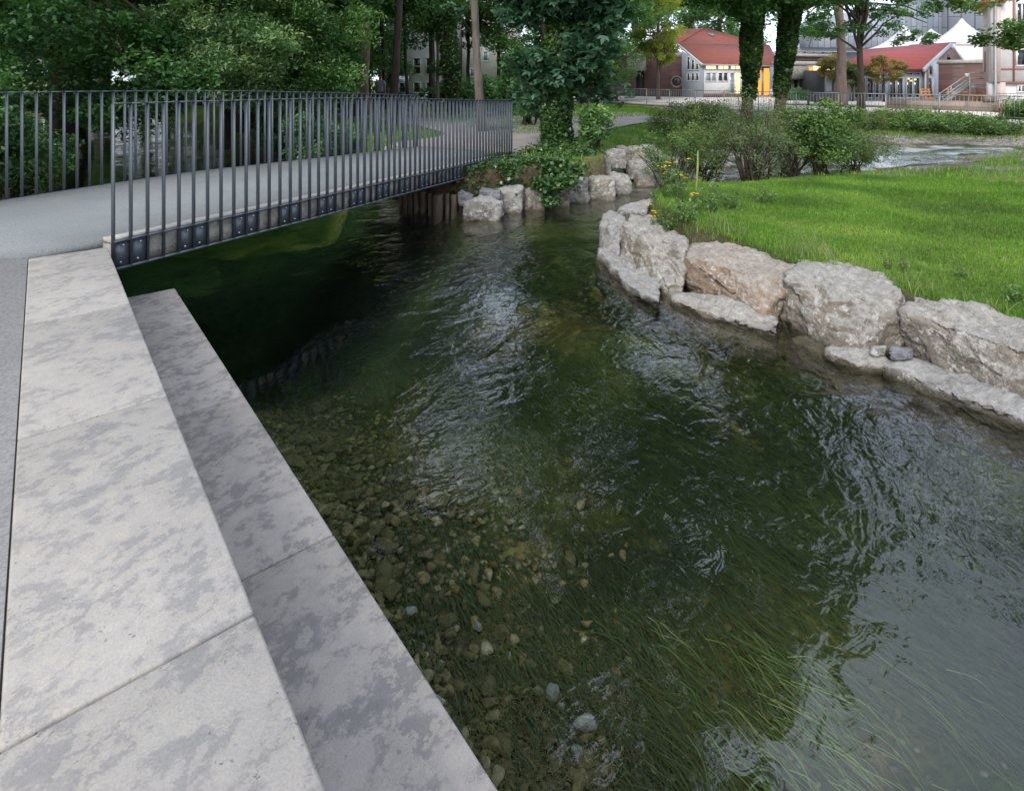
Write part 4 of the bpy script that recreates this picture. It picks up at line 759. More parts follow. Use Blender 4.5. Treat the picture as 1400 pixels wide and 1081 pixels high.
# rough grass of the meadow and the other banks
n = 150000; P_ = np.c_[r.uniform(-12, 26, n), r.uniform(8, 46, n)]; d_ = pdist(P_, RIVER); zz, _ = height(P_); P3_ = np.c_[P_, np.zeros(n)]
PATH = [np.array([(-2.1, 13.0), (0.1, 12.45), (.55, 13.1), (1.1, 14.4), (1.9, 16.2), (3.4, 19), (5.5, 23), (8, 27.5), (7.4, 28.0), (4.6, 23.6), (2.5, 19.6), (1.1, 17.0), (.5, 16.3), (-.9, 18.2), (-2.35, 20.9), (-3.8, 23.3), (-5.05, 25.1), (-7.0, 27.9), (-12, 33), (-24, 43), (-25, 41), (-13.4, 31), (-8, 25.6), (-5.0, 22.4), (-3.9, 20.6), (-2.9, 19.2), (-1.95, 17.0), (-2.0, 16.0), (-2.6, 15.0), (-3.2, 14.0), (-3.1, 13.2)])]
ok = (d_ < -.3) & (pdist(P_, PATH[0]) < -.05) & (pdist(P_, lawn_poly) < .1) & ~((P_[:, 1]+.95*P_[:, 0] > 41) & (P_[:, 1] > 26)) & ((zz > .12) | (r.rand(n) < .15)) & (fbm(P3_*.8, 3, 51) > -.45+r.rand(n)*.3)
ok &= ~((P_[:, 0] < -1.5) & (r.rand(n) < .2)); P_ = P_[ok]; zz = zz[ok]; k = len(P_); P3_ = P3_[ok]
blades('meadow_grass', P_, zz-.01, r.uniform(.05, .13, k)*(1+P_[:, 1]*.012), r.uniform(.005, .01, k)*(1+P_[:, 1]*.05), 37, M['grass'], 'rough green grass of the far banks and meadow', 'grass', rc=np.clip(.45+.5*fbm(P3_*.5, 3, 38)+r.normal(size=k)*.15, 0, 1))
# path beyond the bridge, draped just above the ground
def drape(name, poly, dz, mat, step=.35):
    lo, hi = poly.min(0), poly.max(0); gx = np.arange(lo[0], hi[0]+step, step); gy = np.arange(lo[1], hi[1]+step, step); bm = bmesh.new()
    vs = [bm.verts.new((p[0], p[1], 0)) for p in poly]; f = bm.faces.new(vs); bmesh.ops.triangulate(bm, faces=[f])
    for x_ in gx: bmesh.ops.bisect_plane(bm, geom=bm.verts[:]+bm.edges[:]+bm.faces[:], plane_co=(x_, 0, 0), plane_no=(1, 0, 0))
    for y_ in gy: bmesh.ops.bisect_plane(bm, geom=bm.verts[:]+bm.edges[:]+bm.faces[:], plane_co=(0, y_, 0), plane_no=(0, 1, 0))
    co_ = np.array([v.co[:2] for v in bm.verts]); z, _ = height(co_)
    bm.verts.ensure_lookup_table()
    for v, q in zip(bm.verts, z): v.co.z = q+dz
    bmesh.ops.recalc_face_normals(bm, faces=bm.faces); me = D.meshes.new(name); bm.to_mesh(me); bm.free(); me.materials.append(mat); o = D.objects.new(name, me); link(o); return tag(o, kind='structure')
drape('gravel_path', PATH[0], .035, M['path'])
# ============================================================ TREES AND SHRUBS
gz_ = hz
def ivy_on(e, path, rad, n, seed, leaf=.07, name='ivy', mat=None, r0=.0):
    """a coat of ivy leaves round a trunk path, as a part of the tree"""
    r = R(seed); P = np.array(path, float); seg = r.uniform(0, len(P)-1.001, n); i = seg.astype(int); t = (seg-i)[:, None]; c = P[i]*(1-t)+P[i+1]*t
    th = r.uniform(0, 6.3, n); z = c[:, 2]; rr = rad*(1+.45*fbm(np.c_[np.cos(th)*1.5, np.sin(th)*1.5, z*1.3], 3, seed))*r.uniform(.55, 1.1, n)**.5+r0
    zl_ = np.clip((z-P[0, 2])/1.8, 0, 1); rr = rr*(.62+.38*zl_) if name != 'ivy_coat' else rr; kp = r.rand(n) < (.35+.65*zl_ if name != 'ivy_coat' else 2); c, th, z, rr = c[kp], th[kp], z[kp], rr[kp]; n = len(z)
    C = c+np.c_[np.cos(th)*rr, np.sin(th)*rr, r.normal(size=n)*.05]; rv = np.clip(.4+.5*fbm(C*1.8, 3, seed+3), 0, 1)
    off = np.array(wloc(e)); me = leaf_mesh(name, C-off, leaf, seed, .2, False, rv, mat or M['leaf_ivy'], aspect=.85); o = D.objects.new(name, me); link(o, e); return o
# --- left wall of foliage, overhanging the river upstream
big = dict(leaf=.13, nl=70000, ncl=190, clr=.62, bark=M['bark_dark'])
LGp = 'trees overhanging the river behind the bridge'
T1 = tree('maple_tree', (-11.3, 12.2, .4), 12, .24, [((.0, .6, 4.2), (3.2, 2.6, 3.6)), ((.5, .3, 8.4), (3.4, 3.0, 3.2)), ((2.4, 1.6, 2.2), (1.6, 1.2, 1.5))], mat=M['leaf_dark'], seed=101, label='dark green leafy tree at the far left behind the bridge railing', group=LGp, **big)
T2 = tree('willow_tree', (-8.6, 17.6, .4), 10, .2, [((.6, -1.6, 4.0), (3.0, 2.2, 2.3)), ((.4, .2, 6.8), (3.3, 2.6, 3.0)), ((1.0, -2.6, 2.5), (2.2, 1.3, 1.1))], mat=M['leaf_light'], seed=102, label='grey-green small-leaved tree hanging low over the dark water behind the railing', group=LGp, aspect=.35, droop=.5, **big)
T3 = tree('willow_tree', (-5.6, 17.2, .6), 9, .18, [((-.7, .2, 3.6), (2.2, 2.0, 2.3)), ((-.6, .6, 6.4), (2.5, 2.3, 2.6)), ((-.6, -.4, 1.8), (1.7, 1.2, 1.2))], mat=M['leaf_mid'], seed=103, label='mid green bushy tree behind the middle of the bridge, left of the dark trunks', group=LGp, aspect=.4, droop=.4, **big)
# tall trees further back close the view and carry the canopy reflected in the river
def tall(name, base, h, tr, rad, z0, mat, seed, label, leaf=.2, nl=30000, ncl=130, clr=1.0, lean=(0, 0), group='tall trees of the riverside wood', bark_=None, **k):
    return tree(name, base, h, tr, [((lean[0]*.7, lean[1]*.7, (z0+h)/2), (rad, rad, (h-z0)/2))], leaf, nl, mat, bark_ or M['bark_dark'], seed, label, group=group, lean=lean, ncl=ncl, clr=clr, shell=.35, **k)
A1 = tall('deciduous_tree', (-17.5, 20, .5), 17, .35, 4.6, 1.0, M['leaf_dark'], 111, 'tall dark tree at the left edge behind the leafy front tree', nl=42000)
A2 = tall('deciduous_tree', (-13.2, 28, .5), 19, .35, 5.0, 1.5, M['leaf_mid'], 112, 'tall green tree rising behind the overhanging willow', nl=42000)
A3 = copy_tree(A1, (-9.0, 30, .6), 1.3, 1.05, 'tall dark tree behind the middle of the bridge'); A4 = copy_tree(A2, (-22, 30, .5), 2.2, 1.1, 'tall green tree far back at the left edge')
A5 = copy_tree(A1, (-26, 17, .5), 2.9, .95, 'tall dark tree left of the picture edge upstream'); A6 = copy_tree(A2, (-17, 9.5, .5), .6, .85, 'tall green tree on the near bank left of the picture edge')
A7 = copy_tree(A1, (-11.5, 38, .6), 4.2, 1.1, 'tall dark tree in the deep shade between the bridge and the white building')
for i, (x_, y_, s_, rz, src) in enumerate(((-9.2, 23, .60, .4, A1), (-14.5, 36, .9, 1.9, A2), (-14.5, 43, 1.0, 3.3, A1), (7.5, 46, .9, .9, A2), (-16, 45, 1.15, 2.0, A1), (-28, 40, 1.2, 5.1, A2))):
    copy_tree(src, (x_, y_, .55), rz, s_, ['small dark tree filling the gap left of the person', 'tall green tree deep in the wood left of the person', 'dark tree farther back left of the white building', 'green tree behind the dark rounded bush', 'tall dark tree closing the wood behind the bridge', 'tall green tree deep in the wood at upper left'][i])
for i, (x_, y_, s_, rz, src) in enumerate(((-52, 52, 1.4, .3, A1), (-42, 56, 1.4, 1.7, A2), (-33, 58, 1.35, 2.9, A1), (-24, 56, 1.3, 4.0, A2), (-15, 60, 1.3, 5.2, A1), (-7, 74, .9, .8, A2), (-38, 45, 1.0, 3.5, A1), (-46, 38, 1.1, 5.5, A2), (3, 76, .85, 2.1, A1), (11, 78, 1.1, 1.0, A2), (-24, 49, .9, 1.1, A1), (-20, 52, .8, 4.6, A2), (-13.5, 33.5, .8, 2.6, A1), (-40, 64, 1.5, 4.4, A1), (-28, 68, 1.5, .9, A2), (-31, 42.5, .62, 1.1, A1), (-27, 46, .7, 3.1, A2), (-36, 41, .66, 4.9, A1), (-22.5, 42, .55, 2.0, A2))):
    copy_tree(src, (x_, y_, .45), rz, s_, 'leafy tree in the dark wood that closes the view upstream of the bridge')
# taller canopy over the near wood, seen in the river's reflections
for i, (x_, y_, s_, rz, src) in enumerate(((-10.2, 22.5, 1.25, .7, A1), (-10.2, 27, 1.2, 2.3, A2), (-14.5, 19, 1.2, 4.1, A2))):
    copy_tree(src, (x_, y_, .5), rz, s_, ['tall dark tree over the middle of the bridge, second row', 'tallest green tree rising left of the brown trunks', 'tall green tree over the overhanging willow'][i])
# group of brown trunks at 485..520
def trunk_tree(px, Y, z0, w, h, mat, seed, label, crown_r, crown_z0, leafm, lean=(0, 0), name='deciduous_tree', nl=16000, leaf=.16, group='trees between the bridge and the white building', ivy=None, ncl=60, clr=.8):
    x_ = (px-HX)/FOC*Y; b_ = (x_, Y, z0); e = tree(name, b_, h, w, [((lean[0]*.8, lean[1]*.8, (crown_z0+h)/2), (crown_r, crown_r, (h-crown_z0)/2))], leaf, nl, leafm, mat, seed, label, group=group, lean=lean, ncl=ncl, clr=clr, shell=.3, z_limb=max(.3, crown_z0/h))
    if ivy: ivy_on(e, [(x_, Y, z0), (x_+lean[0]*ivy[1]/h, Y+lean[1]*ivy[1]/h, z0+ivy[1])], ivy[0], ivy[2], seed+9, ivy[3])
    return e
trunk_tree(492, 24.5, .7, .22, 15, M['bark_brown'], 121, 'brown-barked tree, left one of the pair behind the person', 3.0, 4.4, M['leaf_dark'], (.4, 0), nl=22000)
trunk_tree(499, 25.5, .7, .16, 14, M['bark_pink'], 122, 'paler-barked tree, right one of the pair behind the person', 2.6, 4.6, M['leaf_mid'], (.2, .3))
trunk_tree(527, 30, .7, .14, 13, M['bark_dark'], 123, 'thin dark tree just right of the person', 2.2, 4.2, M['leaf_mid'], (-.3, 0))
trunk_tree(559, 27.5, .7, .09, 11, M['bark_dark'], 124, 'thin dark leaning tree in front of the white building windows', 1.9, 4.4, M['leaf_mid'], (-.5, 0), nl=9000)
trunk_tree(598, 27, .7, .09, 12, M['bark_pale'], 125, 'thin pale trunk right of the white building windows', 1.6, 3.6, M['leaf_mid'], (.1, 0), nl=9000)
trunk_tree(622, 26, .7, .22, 14, M['bark_dark'], 126, 'ivy-dark thick tree right of the bicycle', 1.7, 2.2, M['leaf_dark'], (-1.3, 0), ivy=(.42, 7, 9000, .11), nl=24000)
trunk_tree(590, 33, .7, .2, 13, M['bark_dark'], 128, 'bushy tree behind the bicycle with low branches', 1.2, 3.6, M['leaf_mid'], (0, 0), nl=6000)
# slender bare pole-like tree
bx, by = (660-HX)/FOC*17.6, 17.6
e = tree('slender_tree', (bx, by, .72), 17, .125, [((-.6, .5, 15.6), (3.2, 3.0, 3.0))], .2, 20000, M['leaf_mid'], M['bark_pale'], 130, 'slender smooth bare trunk leaning left, right of the bicycle', lean=(-1.1, 0), ncl=70, clr=.8, z_limb=.8, top_r=.6)
mb = MB(); r = R(131); tw = np.array([bx-.22, by, .72+2.9]); limb(mb, tw, tw+np.array([-.75, -.4, .75]), .02, .008, r); mb.build('side_branch', M['bark_dark'], e)
P, rv = fill(r, np.array([tw+np.array([-.8, -.4, .85]), tw+np.array([-.5, -.4, .75])]), .28, 45, .4); me = leaf_mesh('side_leaves', P-np.array(wloc(e)), .17, 132, .8, True, np.clip(rv+.25, 0, 1), M['leaf_maple']); link(D.objects.new('side_leaves', me), e)
# --- ivy-clad maple on the far bank
ix, iy, iz = (757-HX)/FOC*13.7, 13.7, .66
e = tree('ivy_clad_tree', (ix, iy, iz), 15.5, .2, [((-.1, .2, 4.6), (1.7, 1.6, 1.6)), ((.3, .2, 8.2), (2.6, 2.6, 2.6)), ((.6, .8, 12.4), (3.2, 3.0, 3.0)), ((2.6, .5, 15.0), (3.6, 3.2, 3.0)), ((3.2, .3, 9.2), (2.7, 2.4, 2.4)), ((2.9, .2, 6.1), (2.1, 1.7, 1.5)), ((1.6, -.2, 4.3), (1.1, .9, .5)), ((-.6, 1.5, 17), (3.6, 3.2, 2.6)), ((.95, -.3, 3.1), (.95, .9, .9)), ((-.75, -.2, 3.3), (.75, .7, .7)), ((.1, .3, 2.3), (.9, .6, .75)), ((-.5, -.1, 1.9), (.55, .4, .5)), ((.75, .1, 1.7), (.6, .5, .5)), ((-.2, .6, 1.2), (.8, .4, .6))], .2, 46000, M['leaf_maple'], M['bark_brown'], 140,
         'ivy-clad tree with large lobed leaves hanging over the far bank, right of the bridge end', ncl=340, clr=.6, maple=True, up=.8, droop=.9, flat=.5, nlimb=16, z_limb=.14, shell=.2)
ivy_on(e, [(ix+.06, iy, iz-.1), (ix+.1, iy, iz+1.5), (ix+.05, iy, iz+4.5)], .34, 15000, 141, .085, 'ivy_coat')
# ivy sheet spilling over the wall: a plant of its own
r = R(142); n = 8500; u = r.uniform(0, 1, n)**.8; ce = np.array([.98, 12.6]); 
a_ = np.array(gd(765, 200, .66)); spn = []
for px, py, z, s_, k in ((765, 205, .72, .4, 1500), (742, 212, .70, .35, 1000), (785, 212, .70, .35, 1100), (757, 230, .62, .30, 1500), (775, 232, .62, .25, 800), (748, 252, .45, .2, 800), (752, 275, .2, .12, 420), (772, 248, .5, .22, 500), (655, 243, .48, .22, 700), (690, 248, .45, .2, 700), (712, 240, .5, .2, 700), (630, 250, .45, .2, 500), (700, 262, .32, .1, 250), (690, 232, .5, .32, 900), (668, 246, .42, .34, 900), (645, 256, .4, .28, 500), (715, 245, .4, .25, 500), (715, 228, .6, .25, 380)):
    q = np.array(gd(px, py, z)); G_ = r.normal(size=(k, 3))*np.array([s_*.62, s_*.7, s_*.28]); spn.append(q+G_)
C = np.concatenate(spn); hh, _ = height(C[:, :2]); C[:, 2] = np.maximum(C[:, 2], hh+.03); rv = np.clip(.38+.45*fbm(C*2.5, 3, 8), 0, 1)
me = leaf_mesh('ivy_thicket', C-np.array([.9, 12.6, .3]), .075, 143, .5, False, rv, M['leaf_ivy'], aspect=.9); o = D.objects.new('ivy_thicket', me); link(o); o.location = (.9, 12.6, .3); tag(o, 'thick ivy spilling from the foot of the ivy-clad tree over the rock wall', 'ivy')
# --- shrubs
def shrub(name, px, py, z, w, h, mat, seed, label, leaf=.06, nl=9000, ncl=40, clr=.22, aspect=.35, stems=7, Y=None, d=None, flat=.8, group='shrubs on the stream banks', up=.3, stemm='bark_dark', lift=.12):
    x_, y_, _ = gd(px, py, z) if Y is None else ((px-HX)/FOC*Y, Y, 0); z = hz(x_, y_); r = R(seed); e = empty(name, (x_, y_, z), label, 'shrub', group); d = d or w*.8
    cc = clumps(r, (x_, y_, z+h*(.5+lift)), (w/2, d/2, h*(.5-lift*.4)), ncl, .25, z+.04); mb = MB()
    for k in range(stems*3): c = cc[r.randint(len(cc))]; limb(mb, (x_+r.normal()*w*.07, y_+r.normal()*w*.07, z-.03), c, .012+.008*h, .003, r, 5, .05, 4)
    mb.build('stems', M[stemm], e); P, rv = fill(r, cc, clr, max(1, nl//ncl), flat); P[:, 2] = np.maximum(P[:, 2], z+.02)
    me = leaf_mesh('foliage', P-np.array([x_, y_, z]), leaf, seed+1, up, False, rv, mat, aspect=aspect); link(D.objects.new('foliage', me), e); return e
shrub('willow_shrub', 1030, 238, .3, 2.1, 2.05, M['leaf_willow'], 150, 'sparse silvery willow shrub behind the lawn in front of the ivy trunks', Y=12.6, leaf=.055, nl=9500, ncl=95, clr=.24, aspect=.22, stems=14, flat=1, lift=.02)
shrub('willow_shrub', 1078, 225, .3, 1.6, 1.75, M['leaf_willow'], 151, 'second grey willow shrub touching the dark green bush', Y=13.3, leaf=.055, nl=7000, ncl=70, clr=.24, aspect=.22, stems=10, flat=1, lift=.02)
shrub('leafy_bush', 1122, 235, .3, 1.6, 1.55, M['leaf_shrub'], 152, 'dense green bush at the lawn corner left of the stream', Y=12.9, leaf=.07, nl=12000, ncl=60, clr=.26, aspect=.6)
shrub('leafy_bush', 1165, 225, .3, 1.9, 1.0, M['leaf_olive'], 153, 'low olive-green bush reaching towards the stream', Y=14.3, leaf=.06, nl=9000, ncl=50, clr=.3, aspect=.3)
shrub('leafy_bush', 1105, 170, .3, 3.4, 1.25, M['leaf_olive'], 154, 'broad olive bush behind the dense green one', Y=19.5, leaf=.1, nl=12000, ncl=60, clr=.4)
shrub('leafy_bush', 925, 245, .3, 1.6, 1.5, M['leaf_shrub'], 155, 'airy green shrub behind the yellow flowers', Y=12.1, leaf=.055, nl=6500, ncl=60, clr=.2, aspect=.3, stems=12, flat=1)
shrub('leafy_bush', 965, 235, .3, 1.9, 1.55, M['leaf_olive'], 156, 'airy olive shrub between the yellow flowers and the willow shrub', Y=13.6, leaf=.06, nl=7500, ncl=60, clr=.24, aspect=.3, stems=10, flat=1)
shrub('leafy_bush', 948, 205, .2, 3.0, 1.3, M['leaf_olive'], 157, 'wide low bush in the meadow behind the airy shrubs', Y=19.5, leaf=.09, nl=11000, ncl=60, clr=.4)
shrub('leafy_bush', 1010, 185, .2, 2.6, 1.5, M['leaf_shrub'], 158, 'green bush at the foot of the ivy-covered trunks', Y=18.3, leaf=.09, nl=10000, ncl=60, clr=.38)
shrub('garden_shrub', 813, 215, .6, .85, .95, M['leaf_mid'], 159, 'small dark shrub above the square block of the far wall', Y=13.4, leaf=.09, nl=2600, ncl=26, clr=.2, aspect=.5)
shrub('leafy_bush', 1262, 200, .1, 4.6, .62, M['leaf_shrub'], 160, 'long green bush on the far stream bank', Y=24, leaf=.13, nl=12000, ncl=70, clr=.45)
shrub('leafy_bush', 1335, 196, .1, 3.2, .55, M['leaf_shrub'], 161, 'green bush on the far stream bank near the right edge', Y=23, leaf=.13, nl=9000, ncl=50, clr=.42)
shrub('leafy_bush', 1205, 190, .1, 2.4, .6, M['leaf_olive'], 162, 'olive bush on the far stream bank beside the dark trunk', Y=24.5, leaf=.12, nl=7000, ncl=40, clr=.4)
shrub('reed_clump', 1215, 160, .2, 4.4, .62, M['leaf_reed'], 163, 'brown seeding reeds in front of the promenade', Y=27.5, leaf=.16, nl=7000, ncl=60, clr=.35, aspect=.12, up=-.2)
shrub('reed_clump', 1175, 175, .2, 2.4, .6, M['leaf_olive'], 164, 'olive-brown reeds left of the far stream bank bushes', Y=24, leaf=.15, nl=5000, ncl=40, clr=.35, aspect=.14, up=-.2)
shrub('leafy_bush', 1400, 175, .2, 1.8, 1.2, M['leaf_shrub'], 165, 'bright green bush at the right edge under the white house', Y=24, leaf=.13, nl=7000, ncl=40, clr=.4)
shrub('leafy_bush', 722, 180, .7, 2.0, 2.5, M['leaf_dark'], 166, 'dark rounded bush behind the ivy-clad tree', Y=20, leaf=.12, nl=12000, ncl=60, clr=.4, aspect=.6)
shrub('leafy_bush', 686, 165, .7, 2.4, 1.6, M['leaf_dark'], 167, 'dark bush beside the slender trunk', Y=25, leaf=.14, nl=9000, ncl=50, clr=.4, aspect=.6)
shrub('leafy_bush', 640, 150, .7, 5.0, 1.3, M['leaf_dark'], 168, 'low dark hedge-like bush below the white building', Y=34, leaf=.2, nl=9000, ncl=60, clr=.5, aspect=.6)
shrub('leafy_bush', 28, 250, .5, 1.8, 1.5, M['leaf_mid'], 169, 'green bush on the left bank behind the railing start', Y=11.2, leaf=.08, nl=11000, ncl=60, clr=.28, aspect=.5)
shrub('leafy_bush', -30, 250, .5, 2.0, 2.2, M['leaf_dark'], 170, 'dark bush at the left picture edge behind the railing', Y=10.4, leaf=.09, nl=11000, ncl=60, clr=.3, aspect=.5)
shrub('leafy_bush', 62, 215, .4, 2.2, 1.6, M['leaf_olive'], 171, 'olive bush leaning out over the water at the left bank', Y=15.5, leaf=.09, nl=9000, ncl=50, clr=.3, aspect=.4)
shrub('leafy_bush', 440, 200, .4, 2.2, 1.3, M['leaf_dark'], 172, 'dark undergrowth behind the bridge deck', Y=14.8, leaf=.09, nl=9000, ncl=50, clr=.3, aspect=.45)
shrub('leafy_bush', 385, 200, .3, 2.0, 1.4, M['leaf_dark'], 173, 'dark undergrowth on the water edge behind the middle of the bridge', Y=17, leaf=.09, nl=9000, ncl=50, clr=.3, aspect=.45)
shrub('leafy_bush', 418, 170, .6, 3.0, 1.5, M['leaf_dark'], 174, 'dark undergrowth left of the gravel path', Y=21, leaf=.12, nl=9000, ncl=50, clr=.4, aspect=.5)
# mown-lawn edge: weeds, flowers and tall grass clumps
def weed_plant(name, px, py, z, h, spread, nst, mat, seed, label, cat, leaf=.05, nl=12, flower=None, group=None, Y=None, aspect=.35):
    x_, y_, _ = gd(px, py, z); z = hz(x_, y_); r = R(seed); e = empty(name, (x_, y_, z), label, cat, group); mb = MB(); pos = []; fl = []
    for k in range(nst):
        a = r.uniform(0, 6.3); s_ = spread*r.uniform(.2, 1); hh = h*r.uniform(.55, 1.05); b0 = np.array([x_+math.cos(a)*s_*.25, y_+math.sin(a)*s_*.25, z-.01]); b1 = b0+np.array([math.cos(a)*s_, math.sin(a)*s_, hh])
        path = limb(mb, b0, b1, .0035, .0015, r, 4, .05, 4); fl.append(path[-1])
        for _ in range(nl): t = r.uniform(.1, .95); q = b0+(b1-b0)*t; pos.append(q+r.normal(size=3)*leaf*.6*(1.2-t*.6))
    mb.build('stems', M['leafstem'], e); P = np.array(pos); me = leaf_mesh('foliage', P-np.array([x_, y_, z]), leaf, seed, .3, False, np.clip(r.uniform(.1, .9, len(P)), 0, 1), mat, aspect=aspect); link(D.objects.new('foliage', me), e)
    if flower:
        for q in fl[:flower[0]]:
            for m_ in range(flower[1]):
                c = q+r.normal(size=3)*np.array([.025, .025, .008]); fm = MB(); fm.tube([c-np.array([0, 0, .004]), c+np.array([0, 0, .004])], [flower[2]*.9, flower[2]], 9); fm.build('flower', M['yellow'], e)
    return e
M['leafstem'] = simple('green_stem', (.10, .14, .05), .7, 0, .2, 5, 0)
FG = 'wild plants along the rock edge'
for i, (px, py, h_, sp, ns, nf, lab) in enumerate([(908, 290, .62, .14, 8, 4, 'yellow-flowered wild plant leaning left over the bank tip'), (932, 295, .66, .12, 8, 4, 'yellow-flowered wild plant, tallest, with blooms beside the mullein'), (897, 305, .38, .14, 8, 4, 'low yellow-flowered plant above the pointed grey-tan boulder'), (950, 305, .34, .10, 8, 3, 'low yellow-flowered plant right of the pointed boulder')]):
    weed_plant('yellow_wildflower', px, py, .4, h_, sp, ns, M['leaf_shrub'], 300+i, lab, 'flower', .05, 16, (nf, 3, .017), FG)
weed_plant('orange_wildflower', 872, 296, .42, .12, .08, 4, M['leaf_shrub'], 310, 'small orange-yellow flower on the pale low boulder', 'flower', .03, 8, (2, 2, .014), FG)
for i, (px, py, h_, sp, ns, mat, lf, lab) in enumerate([(885, 300, .35, .18, 16, 'leaf_mid', .05, 'dark green leafy weed at the bank tip'), (915, 312, .32, .22, 18, 'leaf_mid', .055, 'leafy weed clump behind the pointed grey-tan boulder'), (940, 318, .3, .2, 18, 'leaf_shrub', .05, 'leafy weed clump at the left end of the orange boulder'), (970, 300, .42, .24, 18, 'leaf_shrub', .05, 'tall weeds below the airy shrubs at the lawn edge'), (1000, 292, .36, .24, 18, 'leaf_shrub', .05, 'green weeds at the lawn edge below the willow shrub'),
        (1040, 280, .3, .22, 16, 'leaf_shrub', .05, 'low green weeds right of the willow shrub foot'), (928, 285, .5, .2, 16, 'leaf_mid', .05, 'dark weeds in the middle of the yellow flowers'), (900, 275, .4, .2, 14, 'leaf_mid', .05, 'weeds at the back of the bank tip'), (1238, 372, .2, .09, 8, 'leaf_olive', .025, 'thin seeding weed above the gap left of the rightmost boulder'), (1215, 368, .24, .09, 6, 'leaf_olive', .025, 'thin leaning seed stalk behind the rounded tan boulder'),
        (1386, 412, .14, .08, 8, 'leaf_shrub', .04, 'broad-leaved weed on the lawn edge at the right picture border'), (1310, 380, .12, .08, 7, 'leaf_shrub', .03, 'small pale weed on the lawn above the rightmost boulder')]):
    weed_plant('wild_plant', px, py, .4, h_, sp, ns, M[mat], 320+i, lab, 'plant', lf, 14, None, FG, aspect=.45)
r = R(350)
for i, (px, py, h_, k, lab) in enumerate([(1100, 352, .26, 60, 'tall pale grass tuft behind the right end of the orange boulder'), (1078, 350, .18, 50, 'green grass tuft between the orange and rounded boulders'), (1130, 352, .2, 45, 'arching grass tuft on the lawn edge behind the rounded boulder'), (950, 332, .22, 60, 'yellowish grass tuft at the top of the orange boulder'), (975, 330, .25, 60, 'long grass tuft behind the orange boulder'), (1010, 330, .14, 50, 'short grass tuft behind the middle of the orange boulder'),
        (1225, 388, .12, 40, 'short grass tuft at the top of the gap before the rightmost boulder'), (1260, 400, .1, 40, 'short grass tuft above the rightmost boulder'), (1320, 408, .1, 40, 'short grass tuft farther right above the rightmost boulder'), (1180, 372, .12, 45, 'grass tuft above the rounded tan boulder'), (1360, 425, .12, 40, 'grass tuft at the right border behind the rightmost boulder')]):
    x_, y_, _ = gd(px, py, .4); z = hz(x_, y_); P_ = np.array([x_, y_])+r.normal(size=(k, 2))*np.array([.09, .05]); h1 = 1.35*h_*r.uniform(.35, 1.1, k)
    o = blades('grass_tuft', P_-np.array([x_, y_]), np.zeros(k), h1, r.uniform(.0022, .0045, k), 351+i, M['grass_tall'], lab, 'grass tuft', lean=1.0); o.location = (x_, y_, z); del o['kind']; o['group'] = 'grass tufts on the lawn edge'
# mullein stalk
x_, y_, _ = gd(951, 285, .4); e = empty('mullein', (x_, y_, .4), 'tall pale green mullein stalk beside the yellow flowers', 'plant'); mb = MB()
mb.tube([(x_, y_, .38), (x_+.01, y_, .7), (x_+.03, y_, 1.0), (x_+.035, y_, 1.27)], [.008, .012, .017, .007], 7); st = mb.build('flower_spike', simple('mullein_green', (.28, .34, .1), .8, 0, .3, 60, .8, 90, .01), e, smooth=True)
r = R(360); P = np.array([x_, y_, .42])+r.normal(size=(40, 3))*np.array([.07, .07, .03]); me = leaf_mesh('leaves', P-np.array([x_, y_, .4]), .11, 361, .2, False, np.full(40, .7), M['leaf_shrub'], aspect=.4); link(D.objects.new('leaves', me), e)
# --- trees beyond the stream
def ivy_trunk(px0, px1, Y, w, h, seed, label):
    x0, x1 = (px0-HX)/FOC*Y, (px1-HX)/FOC*Y; z = hz(x0, Y); zt = 5.0; le = (x1-x0)/(zt-z)*h
    e = tree('ivy_covered_tree', (x0, Y, z), h, w, [((le*.75, .2, h*.70), (3.1, 3.0, h*.26)), ((le*.45-.3, 0, h*.40), (1.8, 1.6, 1.6)), ((le*.3-.9, -.2, 5.5), (1.9, 1.5, .9)), ((le*.3+1.2, .3, 5.9), (1.6, 1.5, 1.0))], .19, 44000, M['leaf_mid'], M['bark_brown'], seed, label, group='pair of ivy-covered trees', lean=(le*.8, 0), ncl=130, clr=.8, z_limb=.35, shell=.25)
    ivy_on(e, [(x0+le*.87*q_/h, Y, z+q_) for q_ in (1.7, 5, 10)], w*1.7, 26000, seed+5, .13); return e
ivy_trunk(1019, 1034, 20, .19, 19, 401, 'ivy-covered tree, left one of the leaning pair in front of the red-roofed hall')
ivy_trunk(1060, 1084, 21, .19, 18, 402, 'ivy-covered tree, right one of the leaning pair in front of the red-roofed hall')
PZ = .7
def far_tree(name, px, Y, z, h, w, cr, cz, mat, bark_, seed, label, leaf, nl, ncl=70, clr=.6, lean=(0, 0), cat='tree', nlimb=14, zl=.3, **k):
    x_ = (px-HX)/FOC*Y; return tree(name, (x_, Y, z), h, w, [((c[0], c[1], c[2]), (c[3], c[4], c[5])) for c in cr], leaf, nl, mat, bark_, seed, label, cat, None, lean, ncl, clr, nlimb=nlimb, z_limb=zl, **k)
far_tree('lime_green_tree', 900, 47, PZ, 7.6, .15, [(0, 0, 5.4, 2.1, 2.0, 2.4), (.2, 0, 8.0, 1.9, 1.9, 1.7), (.2, 0, 3.9, 1.5, 1.4, 1.0)], 2, M['leaf_lime'], M['bark_brown'], 411, 'young yellow-green tree with upswept branches in front of the brick wall', .17, 15000, clr=.45, ncl=90, nlimb=40, zl=.26, flat=1)
